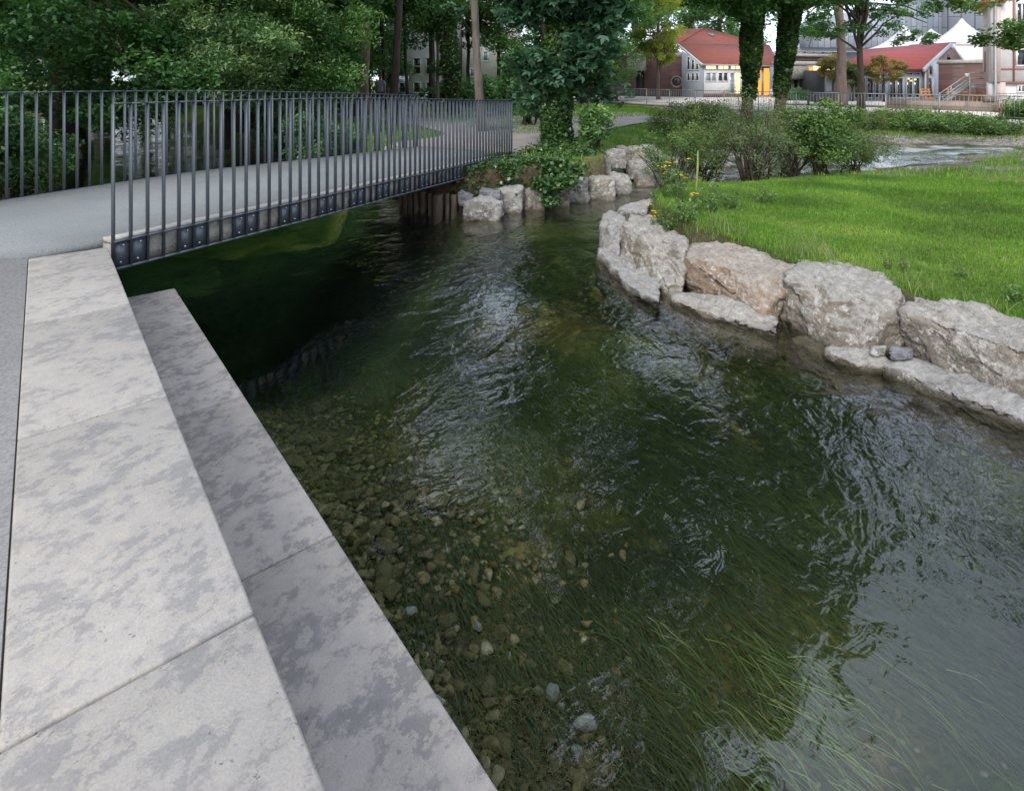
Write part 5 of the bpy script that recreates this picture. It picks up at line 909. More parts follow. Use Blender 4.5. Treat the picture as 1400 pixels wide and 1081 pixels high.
far_tree('dark_branched_tree', 1177, 30, PZ, 12, .17, [(-.2, 0, 4.1, 2.9, 1.6, .5), (1.6, 0, 5.2, 2.2, 1.6, .6), (-1.4, .2, 5.8, 2.0, 1.8, .7), (1.2, 0, 7.6, 2.8, 2.4, 1.5), (-.6, 0, 9.8, 2.6, 2.4, 2.0), (2.6, -.2, 3.75, 1.2, .9, .35)], 2, M['leaf_dark'], M['bark_dark'], 412, 'dark-trunked tree with level branches standing on the promenade edge', .16, 12000, clr=.42, ncl=110, nlimb=46, zl=.22)
far_tree('pink_barked_tree', 1150, 35, PZ, 15, .30, [(-.5, 0, 7.0, 2.4, 2.0, 1.7), (.2, 0, 10.5, 3.4, 3.0, 3.6), (-2.0, 0, 4.8, 1.5, 1.2, .9)], 2, M['leaf_mid'], M['bark_pink'], 413, 'tree with a thick pinkish trunk left of the dark-trunked one', .18, 16000, clr=.6, ncl=80, lean=(-.3, 0))
far_tree('small_round_tree', 1208, 42, PZ+.1, 3.0, .08, [(0, 0, 2.2, 1.35, 1.2, 1.0)], 2, M['leaf_yellow'], M['bark_dark'], 414, 'small round yellowing tree in front of the glazed hall, right of the trunks', .13, 7000, clr=.35, ncl=50)
far_tree('small_round_tree', 1139, 44, PZ+.1, 3.4, .08, [(0, 0, 2.4, 1.2, 1.1, 1.0)], 2, M['leaf_yellow'], M['bark_dark'], 415, 'small round yellowing tree in front of the lit sign', .13, 6000, clr=.35, ncl=50)
far_tree('small_round_tree', 1165, 43, PZ+.1, 2.6, .08, [(0, 0, 1.9, 1.0, .9, .9)], 2, M['leaf_olive'], M['bark_dark'], 416, 'small olive tree between the two thick trunks', .13, 4000, clr=.35, ncl=30)
tall('broad_tree', ((985-HX)/FOC*78, 78, .6), 15, .4, 6.5, 2.5, M['leaf_mid'], 420, 'broad green tree rising behind the red hall roof', leaf=.36, nl=26000, clr=1.3, group='trees behind the halls')
tall('broad_tree', ((945-HX)/FOC*84, 84, .6), 36, .5, 9, 3, M['leaf_dark'], 421, 'dark green tree behind the yellow-green tree', leaf=.4, nl=26000, clr=1.4, group='trees behind the halls')
tall('broad_tree', ((868-HX)/FOC*62, 62, .6), 29, .4, 7.0, 2, M['leaf_mid'], 422, 'green tree behind the ivy-clad tree crown, right side', leaf=.34, nl=26000, clr=1.3, group='trees behind the halls')
tall('broad_tree', ((800-HX)/FOC*40, 40, .6), 16, .35, 4.2, 1.5, M['leaf_dark'], 423, 'dark tree directly behind the ivy-clad tree', leaf=.24, nl=28000, clr=1.1, group='trees behind the halls')
tall('broad_tree', ((1085-HX)/FOC*70, 70, .6), 17, .3, 4.2, 9, M['leaf_olive'], 424, 'thin olive tree top behind the ivy-covered pair', leaf=.3, nl=5000, ncl=50, clr=1.1, group='trees behind the halls')
# off-frame neighbour whose branch tips enter at the right edge
e = tree('oak_tree', (11.6, 11.8, .3), 10, .22, [((-2.2, .4, 3.75), (1.3, 1.0, .35)), ((-.6, .2, 5.6), (2.6, 2.4, 1.5)), ((-1.7, -.2, 2.9), (.5, .8, .2)), ((0, .2, 7.8), (2.2, 2.2, 1.8))], .11, 14000, M['leaf_shrub'], M['bark_dark'], 430, 'tree beyond the right edge whose leafy branch tips hang before the white house', ncl=90, clr=.36, nlimb=26, z_limb=.25, flat=.5)

shrub('leafy_bush', 508, 150, .7, 5.0, 3.6, M['leaf_dark'], 175, 'dark bush closing the gap behind the person', Y=36, leaf=.2, nl=9000, ncl=60, clr=.6, aspect=.6)
trunk_tree(682, 36, .7, .14, 9.5, M['bark_dark'], 129, 'leafy tree hiding most of the white house wing right of the slender trunk', 2.1, 2.6, M['leaf_mid'], (0, 0), nl=12000, leaf=.2)
trunk_tree(640, 38, .7, .14, 9.5, M['bark_dark'], 133, 'dark tree in front of the white house wing left of the slender trunk', 1.6, 3.2, M['leaf_dark'], (0, 0), nl=9000, leaf=.2)
trunk_tree(535, 21, .7, .15, 20, M['bark_dark'], 134, 'added tall thin dark tree on the grass island beside the path, its crown filling a sky gap in the river reflections', 3.4, 10.3, M['leaf_mid'], (1.1, 0), nl=30000, leaf=.2, ncl=90, clr=1.0)  # added tree: its high crown blocks a sky gap reflected in the river
# ============================================================ PROMENADE AND BUILDINGS
FL = [(.5, 51), (7.15, 44.0), (12.25, 33.8), (20.0, 24.0), (27, 15.5)]     # front line of the promenade
bk = [(90, 15.5), (160, 60), (160, 170), (6, 170), (2, 75)]
mb = MB(); mb.prism(FL+bk, PZ-.14, PZ); tag(mb.build('promenade', M['promenade']), kind='structure')
def off(poly, d):
    out = []
    for i, p in enumerate(poly):
        a = np.array(poly[max(i-1, 0)]); b = np.array(poly[min(i+1, len(poly)-1)]); t = (b-a)/np.linalg.norm(b-a); out.append((p[0]-t[1]*d*-1, p[1]+t[0]*d*1))
    return out
e = empty('quay_wall', (12.25, 33.8, 0), 'low quay wall with a cantilevered pale edge beam along the promenade', 'quay wall')
mb = MB(); wl = off(FL, .55); 
for a, b in zip(wl[:-1], wl[1:]): mb.bar((*a, .02), (*b, .02), .3, 1.0)
mb.build('wall', M['concrete_dirty'], e)
mb = MB(); ol = off(FL, -.04)
for a, b in zip(ol[:-1], ol[1:]): mb.bar((*a, PZ-.33), (*b, PZ-.33), .16, .12)
mb.build('edge_beam', M['grey_paint'], e)
br = crv([(*p, 0) for p in FL], 60); bp = resample(br, .95)
for p in bp[(bp[:, 0] > 5)][:40]:
    m2 = MB(); m2.box(p[0]-.07, p[0]+.5, p[1]-.02, p[1]+.3, PZ-.30, PZ-.15); m2.build('bracket', M['grey_paint'], e)
# promenade railing in panels
f = empty('promenade_railing', (12.25, 33.8, PZ), 'long low grey railing of thin bars along the far promenade edge', 'railing'); seg = []
for a, b in zip(FL[1:-1], FL[2:]):
    a = np.array(a); b = np.array(b); n = int(np.linalg.norm(b-a)/2.0); seg += [(a+(b-a)*i/n, a+(b-a)*(i+1)/n) for i in range(n)]
seg = [(np.array((2.0, 49.5))+(np.array(FL[1])-np.array((2.0, 49.5)))*i/3, np.array((2.0, 49.5))+(np.array(FL[1])-np.array((2.0, 49.5)))*(i+1)/3) for i in range(3)]+seg
for a, b in seg:
    if b[0] > 23: break
    mb = MB(); mb.bar((*a, PZ+.95), (*b, PZ+.95), .05, .035); mb.bar((*a, PZ+.08), (*b, PZ+.08), .04, .03)
    for k in range(1, 14): p = a+(b-a)*k/14; mb.box(p[0]-.006, p[0]+.006, p[1]-.006, p[1]+.006, PZ+.09, PZ+.94)
    mb.build('railing_panel', M['gantry'], f)
    m2 = MB(); m2.box(a[0]-.02, a[0]+.02, a[1]-.02, a[1]+.02, PZ-.1, PZ+.98); m2.build('post', M['gantry'], f)
def window(W, e, x0, x1, y0, y1, frame, glass, nx=1, nz=1, fw=.07, n=0.0, name='window', label=None):
    """a framed window in wall W, measured in the photo"""
    xm = (x0+x1)/2; u0, u1, z0, z1 = W.U(x0), W.U(x1), W.Z(xm, y1), W.Z(xm, y0); mb = MB()
    W.box(mb, u0, u1, n, n+.07, z0, z0+fw); W.box(mb, u0, u1, n, n+.07, z1-fw, z1)
    for i in range(nx+1): c = u0+fw/2+(u1-u0-fw)*i/nx; W.box(mb, c-fw/2, c+fw/2, n+.002, n+.066, z0+fw, z1-fw)
    for j in range(1, nz): c = z0+(z1-z0)*j/nz; W.box(mb, u0+fw, u1-fw, n+.004, n+.06, c-fw/3, c+fw/3)
    o = mb.build(name, frame, e); g_ = MB(); W.box(g_, u0+fw*.5, u1-fw*.5, n+.01, n+.03, z0+fw*.5, z1-fw*.5); g_.build('pane', glass, o); return tag(o, label)
# --- A: brick hall with glazed wing and red roof
F1 = Wall((9.0, 57), (15.6, 53.5)); e = empty('brick_hall', (12.5, 56, PZ), 'red-brown brick hall with glazed wing, round window and red tiled hip roof', 'building')
G1 = Wall((15.62, 53.5), (17.05, 52.0)); L1 = Wall((17.05, 52.0), (23.6, 53.6))
mb = MB(); uA, uD0, uD1 = F1.U(812), F1.U(869), F1.U(881); zt = F1.Z(870, 79)
F1.box(mb, uA-3, uD0, -.4, 0, PZ, zt); F1.box(mb, uD1, F1.L+.1, -.4, 0, PZ, zt); F1.box(mb, uD0, uD1, -.4, 0, F1.Z(875, 97), zt); F1.box(mb, uA-3, F1.L, -6, -.42, PZ, zt-.05); mb.build('wall', M['brick'], e)
mb = MB(); F1.box(mb, uA-3.05, F1.L+.1, -.42, .06, zt, zt+.38); mb.build('parapet', M['concrete'], e)
mb = MB(); F1.pbox(mb, 861, 884, 75, 97, .01, .9); mb.build('canopy_box', M['concrete'], e)
mb = MB(); F1.pbox(mb, 869, 881, 97, 131, -.38, -.3); mb.build('door', M['cover'], e)
window(F1, e, 832, 840, 83, 97, M['white_paint'], M['glass_pale'], 1, 1, .1)
c = np.array(F1.pt(F1.U(925), .0, F1.Z(925, 112))); rw = 7/FOC*54; mb = MB(); mb.ring(c, rw, .09, (*F1.n, 0)); o = mb.build('round_window', M['brick_pale'], e, True)
mb = MB(); nn = np.array([*F1.n, 0]); mb.tube([c+nn*.01, c+nn*.04], rw*.97, 28); mb.build('pane', M['glass'], o)
# gable wall of the wing
mb = MB(); z0 = G1.Z(940, 130); gb = [(0, PZ), (G1.L, PZ), (G1.L, G1.Z(962, 88)), (0, G1.Z(937, 70))]
mb.slab([G1.pt(u, 0, z) for u, z in gb], .2); mb.build('gable', M['grey_paint'], e)
for x0, x1, y0, y1 in ((941, 945.5, 78, 96), (947, 951.5, 82, 96), (953, 957.5, 87, 96), (941, 945.5, 100, 111), (947, 951.5, 100, 111), (953, 957.5, 100, 111)): window(G1, e, x0, x1, y0, y1, M['white_paint'], M['glass'], 1, 1, .05, .21)
mb = MB(); G1.box(mb, -.1, G1.L+.1, .0, .08, PZ, PZ+.32); L1.box(mb, 0, L1.U(1035), .0, .08, PZ, PZ+.32); mb.build('plinth', M['brick'], e)
mb = MB(); L1.box(mb, 0, L1.L, -.3, 0, PZ, L1.Z(1000, 90)); mb.build('wing_wall', M['white_paint'], e)
for x0, x1 in ((964, 979), (981, 996), (998, 1012), (1013, 1028)): window(L1, e, x0, x1, 89.5, 95.5, M['white_paint'], M['warm_white'], 2, 1, .06, .003, 'transom_window')
for x0, x1, nx, gl in ((964, 972, 1, 'glass_pale'), (972, 979, 1, 'glass_pale'), (981, 988, 1, 'glass'), (988, 995, 1, 'glass')): window(L1, e, x0, x1, 99, 112, M['white_paint'], M[gl], nx, 1, .08, .003)
for x0, x1 in ((997, 1004), (1004, 1012), (1013, 1020)): window(L1, e, x0, x1, 99, 129, M['white_paint'], M['glass_pale' if x0 < 1000 else 'warm_white'], 1, 2, .08, .003, 'glazed_door')
for x0, x1 in ((1033, 1041), (1043, 1052)): window(L1, e, x0, x1, 93, 131, M['grey_paint'], M['warm'], 1, 1, .05, .01, 'lit_entrance', 'entrance glowing orange')
# roofs: lower lean over the wing, upper hip
def P(px, py, Y): return at(px, py, Y)
eL = P(960, 88.5, 51.6); eR = L1.pt(L1.L+.6, .45, L1.Z(1050, 91)); hL = P(927, 61, 57.5); hR = P(1052, 64, 60)
mb = MB(); mb.slab([eL, eR, hR, hL], .14); mb.slab([hL, hR, P(1010, 56, 62), P(963, 40, 63.5), P(935, 52, 62)], .14); mb.slab([hR, P(1062, 90, 62), P(1010, 56, 64)], .12)
mb.slab([P(886, 50, 61), P(927, 61, 57.5), P(963, 40, 63.5), P(930, 42, 66)], .12); rf = mb.build('roof', M['tile'], e)
mb = MB(); mb.bar(eL, hL, .14, .2); mb.build('verge_board', M['white_paint'], rf); mb = MB(); mb.bar(eL, eR, .14, .14); mb.build('gutter', M['grey_paint'], rf)
mb = MB(); q = [P(966, 46.5, 62.2), P(972, 49.5, 61.2), P(977, 49.3, 61.2), P(971, 45.8, 62.2)]; mb.slab(q, .1); mb.build('skylight', M['glass_pale'], rf)
mb = MB(); v = [F1.pt(F1.U(856), -.6, F1.Z(856, 74)), F1.pt(F1.U(887), -.6, F1.Z(887, 51)), F1.pt(F1.U(937), -.6, F1.Z(937, 76))]; mb.slab(v, .15); mb.build('gable_wall', M['brick'], e)
for a, b in ((v[0], v[1]), (v[1], v[2])): m2 = MB(); m2.bar(a, b, .3, .16); m2.build('verge_board', M['white_paint'], e)
# --- C: concrete-fronted building with the lit sign
W = Wall((22.5, 47.6), (31.5, 51)); e = empty('concrete_building', (26, 50, PZ), 'low concrete-fronted building with dark glazing below a lit yellow sign', 'building')
mb = MB(); W.box(mb, -.1, W.L, -1.2, -.25, PZ, W.Z(1110, 90)); mb.build('wall', M['cover'], e)
mb = MB(); W.pbox(mb, 1069, 1106, 91, 108, -.3, .5); W.pbox(mb, 1106, 1160, 90, 108, -.3, .1); mb.build('fascia', M['concrete_dirty'], e)
mb = MB(); W.pbox(mb, 1076, 1165, 84, 90, -1.6, -.5); W.pbox(mb, 1092, 1165, 73, 77, -2.2, -1.2); mb.build('parapet', M['concrete'], e)
mb = MB(); W.pbox(mb, 1094, 1165, 77, 84, -2.2, -1.4); mb.build('brick_band', M['brick'], e)
for x0, x1 in ((1070, 1076), (1077, 1085), (1086, 1094), (1095, 1102), (1104, 1111), (1111, 1117), (1119, 1126), (1127, 1134), (1136, 1143), (1143, 1150)): window(W, e, x0, x1, 108, 131, M['grey_paint'], M['glass'], 1, 1, .07, -.2, 'glazed_door')
mb = MB(); W.pbox(mb, 1099, 1104.5, 92, 107, .51, .56); mb.build('lit_panel', M['sign_orange'], e)
s_ = MB(); W.pbox(s_, 1105, 1131, 91, 105, .52, .66); so_ = s_.build('lit_sign', M['sign'], e)
mb = MB(); r = R(3)      # unreadable warm strokes on the sign face
u = 1107.5
for k in range(9):
    W.pbox(mb, u, u+1.1, 95+r.uniform(0, 2), 100.5+r.uniform(0, 1.5), .662, .68); u += 2.4
mb.build('sign_lettering', M['sign_orange'], so_)
# --- B: hall with bright red roof and glazed front
W = Wall((25.2, 44.0), (31.0, 44.0)); e = empty('glazed_hall', (28, 45, .75), 'glazed hall with bright red tiled gable roof behind the benches', 'building')
mb = MB(); W.box(mb, -1.5, W.L+.0, -.35, -.06, .7, W.Z(1240, 96)); mb.build('frame_wall', M['grey_paint'], e)
mb = MB(); W.box(mb, -1.5, W.L-.1, -6, -.36, .7, W.Z(1240, 96)); mb.build('core', M['cover'], e)
warm_x = (1184,)
for i, (x0, x1) in enumerate(((1168, 1175), (1177, 1184), (1185, 1194), (1196, 1202), (1204, 1211), (1216, 1225), (1226, 1235), (1239, 1248), (1249, 1258))):
    window(W, e, x0, x1, 106.5, 134, M['grey_paint'], M['glass'], 1, 1, .05, -.05, 'glazed_door')
    if x0 > 1210: window(W, e, x0, x1, 99.3, 103.3, M['grey_paint'], M['glass'], 1, 1, .04, -.05, 'transom_window')
for x_, y_ in ((1242, 108), (1251, 109), (1245, 110.5)):
    mb = MB(); c = W.pt(W.U(x_), .03, W.Z(x_, y_)); mb.tube([(c[0], c[1], c[2]-.05), (c[0], c[1], c[2]+.05)], [.09, .06], 8); mb.build('lamp', M['warm_white'], e)
R0 = [P(1150, 97, 43.6), P(1263, 96, 43.6), P(1299, 60.5, 48.5), P(1180, 70, 50.5)]
mb = MB(); mb.slab(R0, .16); mb.slab([P(1299, 60.5, 48.5), P(1316, 82, 52), P(1200, 86, 55), P(1180, 70, 50.5)], .14); rf = mb.build('roof', M['tile_bright'], e)
GW = Wall((30.95, 44.0), (35.2, 46.5)); mb = MB(); mb.slab([P(1263, 138, 44.02), P(1283, 138, 46.5), P(1312, 82.5, 49.5), P(1298, 62, 48.9), P(1263, 97, 44.02)], .2); mb.build('gable', M['brick'], e)
mb = MB(); mb.slab([P(1263.5, 138, 43.9), P(1281, 138, 45.4), P(1281, 80, 45.4), P(1263.5, 97, 43.9)], .1); mb.build('gable_glazing_frame', M['grey_paint'], e)
for pts in ([P(1271, 101, 44.2), P(1276.5, 101, 44.6), P(1276.5, 88, 44.6), P(1271, 93, 44.2)], [P(1270, 132, 44.2), P(1276, 132, 44.6), P(1276, 107, 44.6), P(1270, 107, 44.2)]): mb = MB(); mb.slab(pts, .05); mb.build('pane', M['glass'], e)
for a, b in ((P(1263, 96, 43.5), P(1299, 61.5, 48.3)), (P(1299, 61.5, 48.3), P(1316, 83, 51.8))): mb = MB(); mb.bar(a, b, .16, .3); mb.build('verge_board', M['grey_paint'], rf)
c = P(1294.5, 79, 47.7); mb = MB(); mb.tube([(c[0], c[1]-.05, c[2]), (c[0], c[1]+.12, c[2])], .28, 12); mb.box(c[0]-.28, c[0]+.28, c[1]-.05, c[1]+.1, c[2]-.35, c[2]); mb.build('arched_window', M['glass'], e)
# brick side wall with concrete cap
W = Wall(P(1283, 100, 43.5)[:2], P(1352, 100, 41.5)[:2]); e = empty('brick_wall', W.pt(2, 0, .7), 'dark brick wall with a pale concrete cap behind the benches', 'wall')
mb = MB(); W.box(mb, 0, W.L, -.4, 0, .7, W.Z(1315, 87)); mb.build('wall', M['brick'], e); mb = MB(); W.box(mb, -.1, W.L, -.5, .08, W.Z(1315, 87), W.Z(1315, 82)); mb.build('cap', M['concrete'], e)
# terrace wall
W = Wall(P(1212, 140, 33)[:2], P(1360, 140, 29)[:2]); e = W.pt(W.L/2, 0, .7); mb = MB(); W.box(mb, 0, W.L, -.35, 0, .7, 1.22); W.box(mb, W.U(1345), W.L, -.3, .06, 1.223, 1.55)
o = mb.build('terrace_wall', M['brick_pale'], None, top_loc=e); tag(o, 'low weathered brick terrace wall in front of the orange benches', 'wall')
# benches
def bench(px, w, Y, z, ang, lab):
    x_ = (px-HX)/FOC*Y; e = empty('bench', (x_, Y, z), lab, 'bench', 'orange wooden benches on the terrace'); e.rotation_euler.z = ang
    for nm, zz, yy, hh, dd in (('seat_slat', .42, -.20, .035, .12), ('seat_slat', .42, -.05, .035, .12), ('seat_slat', .42, .10, .035, .12), ('back_slat', .60, .24, .12, .03), ('back_slat', .78, .27, .12, .03), ('back_slat', .94, .30, .08, .03)):
        mb = MB(); mb.box(-w/2, w/2, yy-dd/2, yy+dd/2, zz-hh/2, zz+hh/2); o = D.objects.new(nm, npmesh(nm, mb.v, mb.f)); o.data.materials.append(M['bench_wood']); link(o, e)
    for s_ in ((-1, 1) if w < 1.2 else (-1, 0, 1)):
        mb = MB(); u = s_*(w/2-.12); mb.box(u-.03, u+.03, -.24, -.18, 0, .40); mb.box(u-.03, u+.03, .15, .21, 0, .40); mb.hexa([(u-.03, .18, .4), (u+.03, .18, .4), (u+.03, .235, .4), (u-.03, .235, .4), (u-.03, .285, .98), (u+.03, .285, .98), (u+.03, .34, .98), (u-.03, .34, .98)])
        o = D.objects.new('leg', npmesh('leg', mb.v, mb.f)); o.data.materials.append(M['bench_wood']); link(o, e)
bench(1271, .85, 34.5, .78, .3, 'short orange bench on the left, at the corner of the glazed hall'); bench(1316, 1.5, 34.5, .78, 0, 'longest orange bench behind the steel stair'); bench(1345, .6, 33.5, .78, -.5, 'short orange bench on the right by the white house')
# steel stair
e = empty('steel_stair', P(1310, 138, 33.5), 'grey steel stair climbing right to a landing beside the white house', 'stair'); Y = 33.0
mb = MB()
for dy in (0, .9): mb.bar(P(1290, 140, Y+dy), P(1326, 116, Y+dy), .06, .22)
mb.build('stringer', M['gantry'], e)
for k in range(9): m2 = MB(); a = np.array(P(1292+k*4, 138-k*2.6, Y)); m2.box(a[0]-.12, a[0]+.12, Y+.03, Y+.87, a[2], a[2]+.03); m2.build('step', M['gantry'], e)
for a, b in (((1285, 128), (1322, 103)), ((1288, 133), (1325, 108)), ((1290, 137), (1326, 111.5)), ((1325, 100), (1352, 100)), ((1325, 107.5), (1352, 107.5)), ((1325, 115.5), (1352, 115.5))): m2 = MB(); m2.tube([P(*a, Y-.05), P(*b, Y-.05)], .035, 6); m2.build('rail', M['gantry'], e)
for x_, y0, y1 in ((1285, 127, 138), (1300, 118, 131), (1326, 99, 140)): m2 = MB(); m2.bar(P(x_, y1, Y-.05), P(x_, y0, Y-.05), .1 if x_ > 1320 else .05, .08); m2.build('post', M['gantry'], e)
m2 = MB(); m2.box(P(1326, 118, Y)[0], P(1352, 118, Y)[0], Y, Y+1.2, P(1326, 118, Y)[2]-.15, P(1326, 118, Y)[2]); m2.build('landing', M['gantry'], e)
m2 = MB(); c = P(1322, 103, Y-.1); m2.tube([(c[0], c[1], c[2]-.1), (c[0], c[1], c[2]+.1)], [.09, .11], 10); m2.build('lamp', M['white_paint'], e)
# --- marquees
def marquee(px, Y, py_peak, py_eave, halfw, lab):
    x_ = (px-HX)/FOC*Y; e = empty('marquee', (x_, Y, PZ), lab, 'marquee', 'white pointed marquees behind the halls'); ze = CZ-(py_eave-HY)/FOC*Y; zp = CZ-(py_peak-HY)/FOC*Y; mb = MB(); n = 10; vs = []; fs = []
    for i in range(n+1):
        t = i/n; w_ = halfw*(1-t); z = ze+(zp-ze)*(t**2.2*.75+t*.25); w_ = max(w_, .05); vs += [(x_-w_, Y-w_, z), (x_+w_, Y-w_, z), (x_+w_, Y+w_, z), (x_-w_, Y+w_, z)]
    for i in range(n):
        for j in range(4): a = 4*i+j; b = 4*i+(j+1) % 4; fs.append((a, b, b+4, a+4))
    fs.append((4*n, 4*n+1, 4*n+2, 4*n+3)); mb.add(vs, fs); mb.build('canopy', M['tent'], e); mb = MB(); h = halfw*.97
    mb.box(x_-h, x_+h*.45, Y-h, Y-h+.08, PZ, ze+.02); mb.box(x_-h, x_-h+.08, Y-h+.09, Y+h, PZ, ze+.02); mb.build('side_wall', M['tent'], e)
    mb = MB(); mb.box(x_+h*.47, x_+h, Y-h+.02, Y-h+.06, PZ, ze-.15); mb.build('window_wall', M['glass_pale'], e); mb = MB(); mb.box(x_-h, x_+h, Y-h-.06, Y-h-.01, ze-.3, ze); mb.build('valance', M['tent'], e); return e
marquee(1315, 62, 25.5, 60, 2.75, 'tallest white marquee peak, nearest the white timbered house'); marquee(1273, 72, 40, 62, 3.0, 'middle white marquee peak'); marquee(1236, 74, 34, 66, 3.0, 'leftmost white marquee peak, behind the leaves')
# --- big metal-clad building
e = empty('metal_clad_building', (70, 105, PZ), 'huge blue-grey metal-clad building towering behind the halls', 'building')
W = Wall(P(1262, 60, 98)[:2], P(1480, 60, 90)[:2]); mb = MB(); W.box(mb, 0, W.L, -20, 0, W.Z(1300, 66), 30); mb.build('tower_cladding', M['panels'], e)
mb = MB(); W.box(mb, .3, W.L, -18, -1.0, PZ, W.Z(1300, 66)-.02); mb.build('ground_floor', M['glass'], e)
W2 = Wall(P(1068, 60, 92)[:2], P(1264, 60, 99)[:2]); mb = MB(); pts = [W2.pt(W2.U(1090), 0, W2.Z(1090, 66)), W2.pt(W2.L, 0, W2.Z(1262, 70)), W2.pt(W2.L, 0, W2.Z(1262, 4)), W2.pt(W2.U(1152), 0, W2.Z(1152, 18)), W2.pt(W2.U(1092), 0, W2.Z(1092, 32))]
mb.slab(pts, 3.0); mb.build('wing_cladding', M['panels'], e)
mb = MB(); W2.box(mb, W2.U(1072), W2.L, .2, .5, W2.Z(1150, 71), W2.Z(1150, 62)); mb.build('upper_band', M['grey_paint'], e)
mb = MB(); W2.box(mb, W2.U(1066), W2.L, -3, .15, PZ, W2.Z(1150, 71)-.02); mb.build('base_wall', M['grey_paint'], e)
for x0, x1 in ((1082, 1091), (1092, 1097), (1101, 1110), (1112, 1122), (1126, 1136)): window(W2, e, x0, x1, 71.5, 81, M['white_paint'], M['glass_pale'], 1, 1, .12, .17)
# --- white timbered house
e = empty('timbered_house', (28, 30, PZ), 'white house with thin red-brown timber framing at the right edge', 'building'); Wf = Wall(P(1358, 100, 30)[:2], P(1500, 100, 30.0)[:2]); Ws = Wall(P(1343.5, 100, 33.2)[:2], P(1358, 100, 30)[:2])
mb = MB(); zb = Wf.Z(1380, 112.5); Wf.box(mb, 0, Wf.L, -.3, 0, zb, 8.5); Wf.box(mb, .05, Wf.L, -.5, -.15, PZ, zb-.01); mb.build('wall', M['render_white'], e)
mb = MB(); Ws.box(mb, 0, Ws.L-.01, -.3, 0, zb, 7.0); Ws.box(mb, .6, Ws.L-.1, -.5, -.15, PZ, zb-.01); mb.build('side_wall', M['pink_wall'], e)
for y_ in (32.7, 64, 95, 113): mb = MB(); Wf.box(mb, 0.0, Wf.L, .003, .03, Wf.Z(1380, y_)-.045, Wf.Z(1380, y_)+.045); mb.build('beam', M['timber_red'], e)
for x_ in (1364.5, 1385.5, 1420, 1450): mb = MB(); Wf.box(mb, Wf.U(x_)-.045, Wf.U(x_)+.045, .004, .034, zb, 8.5); mb.build('timber_post', M['timber_red'], e)
for x_, y0, y1 in ((1347, 71, 99), (1354.5, 0, 112)): mb = MB(); Ws.box(mb, Ws.U(x_)-.12, Ws.U(x_)+.1, .004, .03, Ws.Z(x_, y1), Ws.Z(x_, y0)); mb.build('timber_post', M['timber_red'], e)
mb = MB(); Ws.box(mb, -.4, Ws.L+.3, -.5, .45, 6.25, 6.45); mb.build('eave', simple('orange_eave', (.5, .2, .12), .7), e)
for x0, x1, y0, y1 in ((1388, 1404, 4, 30), (1388, 1402, 67, 91), (1393, 1404, 116, 127)): window(Wf, e, x0, x1, y0, y1, M['white_paint'], M['glass'], 2 if x1 > 1403 else 1, 1, .07, .004 if y1 < 110 else -.14)
mb = MB(); mb.tube([P(1361, -30, 29.85), P(1361, 120, 29.85), P(1360, 148, 29.6), P(1358, 151, 29.4)], .06, 8); mb.build('downpipe', M['gantry'], e)
# railing and dark plinth below the house
e = empty('house_railing', P(1380, 150, 28.6), 'low grey railing with a brown base under the white house', 'railing'); W = Wall(P(1362, 140, 28.6)[:2], P(1470, 140, 27.4)[:2]); mb = MB(); W.box(mb, 0, W.L, -.2, 0, .7, 1.05); mb.build('base', M['timber_red'], e)
mb = MB(); W.box(mb, 0, W.L, -.1, -.06, 1.62, 1.66)
for k in range(28): W.box(mb, k*.14, k*.14+.018, -.1, -.08, 1.05, 1.62)
mb.build('bars', M['gantry'], e)
# dark hedge-like parasol covers and bollards before the concrete building
for i, (px, lab) in enumerate(((1105, 'dark bollard left of the pinkish trunk, first of two'), (1115, 'dark bollard left of the pinkish trunk, second of two'), (1146, 'dark bollard just beside the pinkish trunk'))):
    x_ = (px-HX)/FOC*36; e = empty('bollard', (x_, 36, PZ), lab, 'bollard', 'bollards by the pinkish trunk'); mb = MB(); mb.tube([(x_, 36, PZ), (x_, 36, PZ+.62)], .07, 10); mb.build('post', M['cover'], e); mb = MB(); mb.tube([(x_, 36, PZ+.62), (x_, 36, PZ+.67), (x_, 36, PZ+.70)], [.085, .085, .03], 10); mb.build('cap', M['cover'], e)
e = empty('covered_seating', P(1130, 130, 42), 'dark covered seating between the bollards and the concrete building', 'seating'); x_ = (1131-HX)/FOC*42; mb = MB()
mb.hexa([(x_-1.1, 41.6, PZ), (x_+.9, 41.6, PZ), (x_+.9, 42.5, PZ), (x_-1.1, 42.5, PZ), (x_-.9, 41.9, PZ+.55), (x_+.85, 41.9, PZ+.85), (x_+.85, 42.3, PZ+.85), (x_-.9, 42.3, PZ+.55)]); mb.build('cover', M['cover'], e, bevel=.06)
shrub('leafy_bush', 1087, 125, PZ, 2.4, 1.1, M['leaf_dark'], 180, 'dark low shrub in front of the concrete building', Y=45, leaf=.14, nl=5000, ncl=40, clr=.4)
far_strip = MB(); q = [P(1075, 136, 38), P(1150, 137.5, 37), P(1212, 139, 34.8), P(1212, 141.5, 33.6), P(1120, 139.5, 35.5), P(1072, 138, 36.8)]
far_strip.prism([(a[0], a[1]) for a in q][::-1], PZ+.004, PZ+.05); tag(far_strip.build('lawn', simple('strip_grass', (.09, .17, .03), .9, 0, .3, 20)), kind='structure')
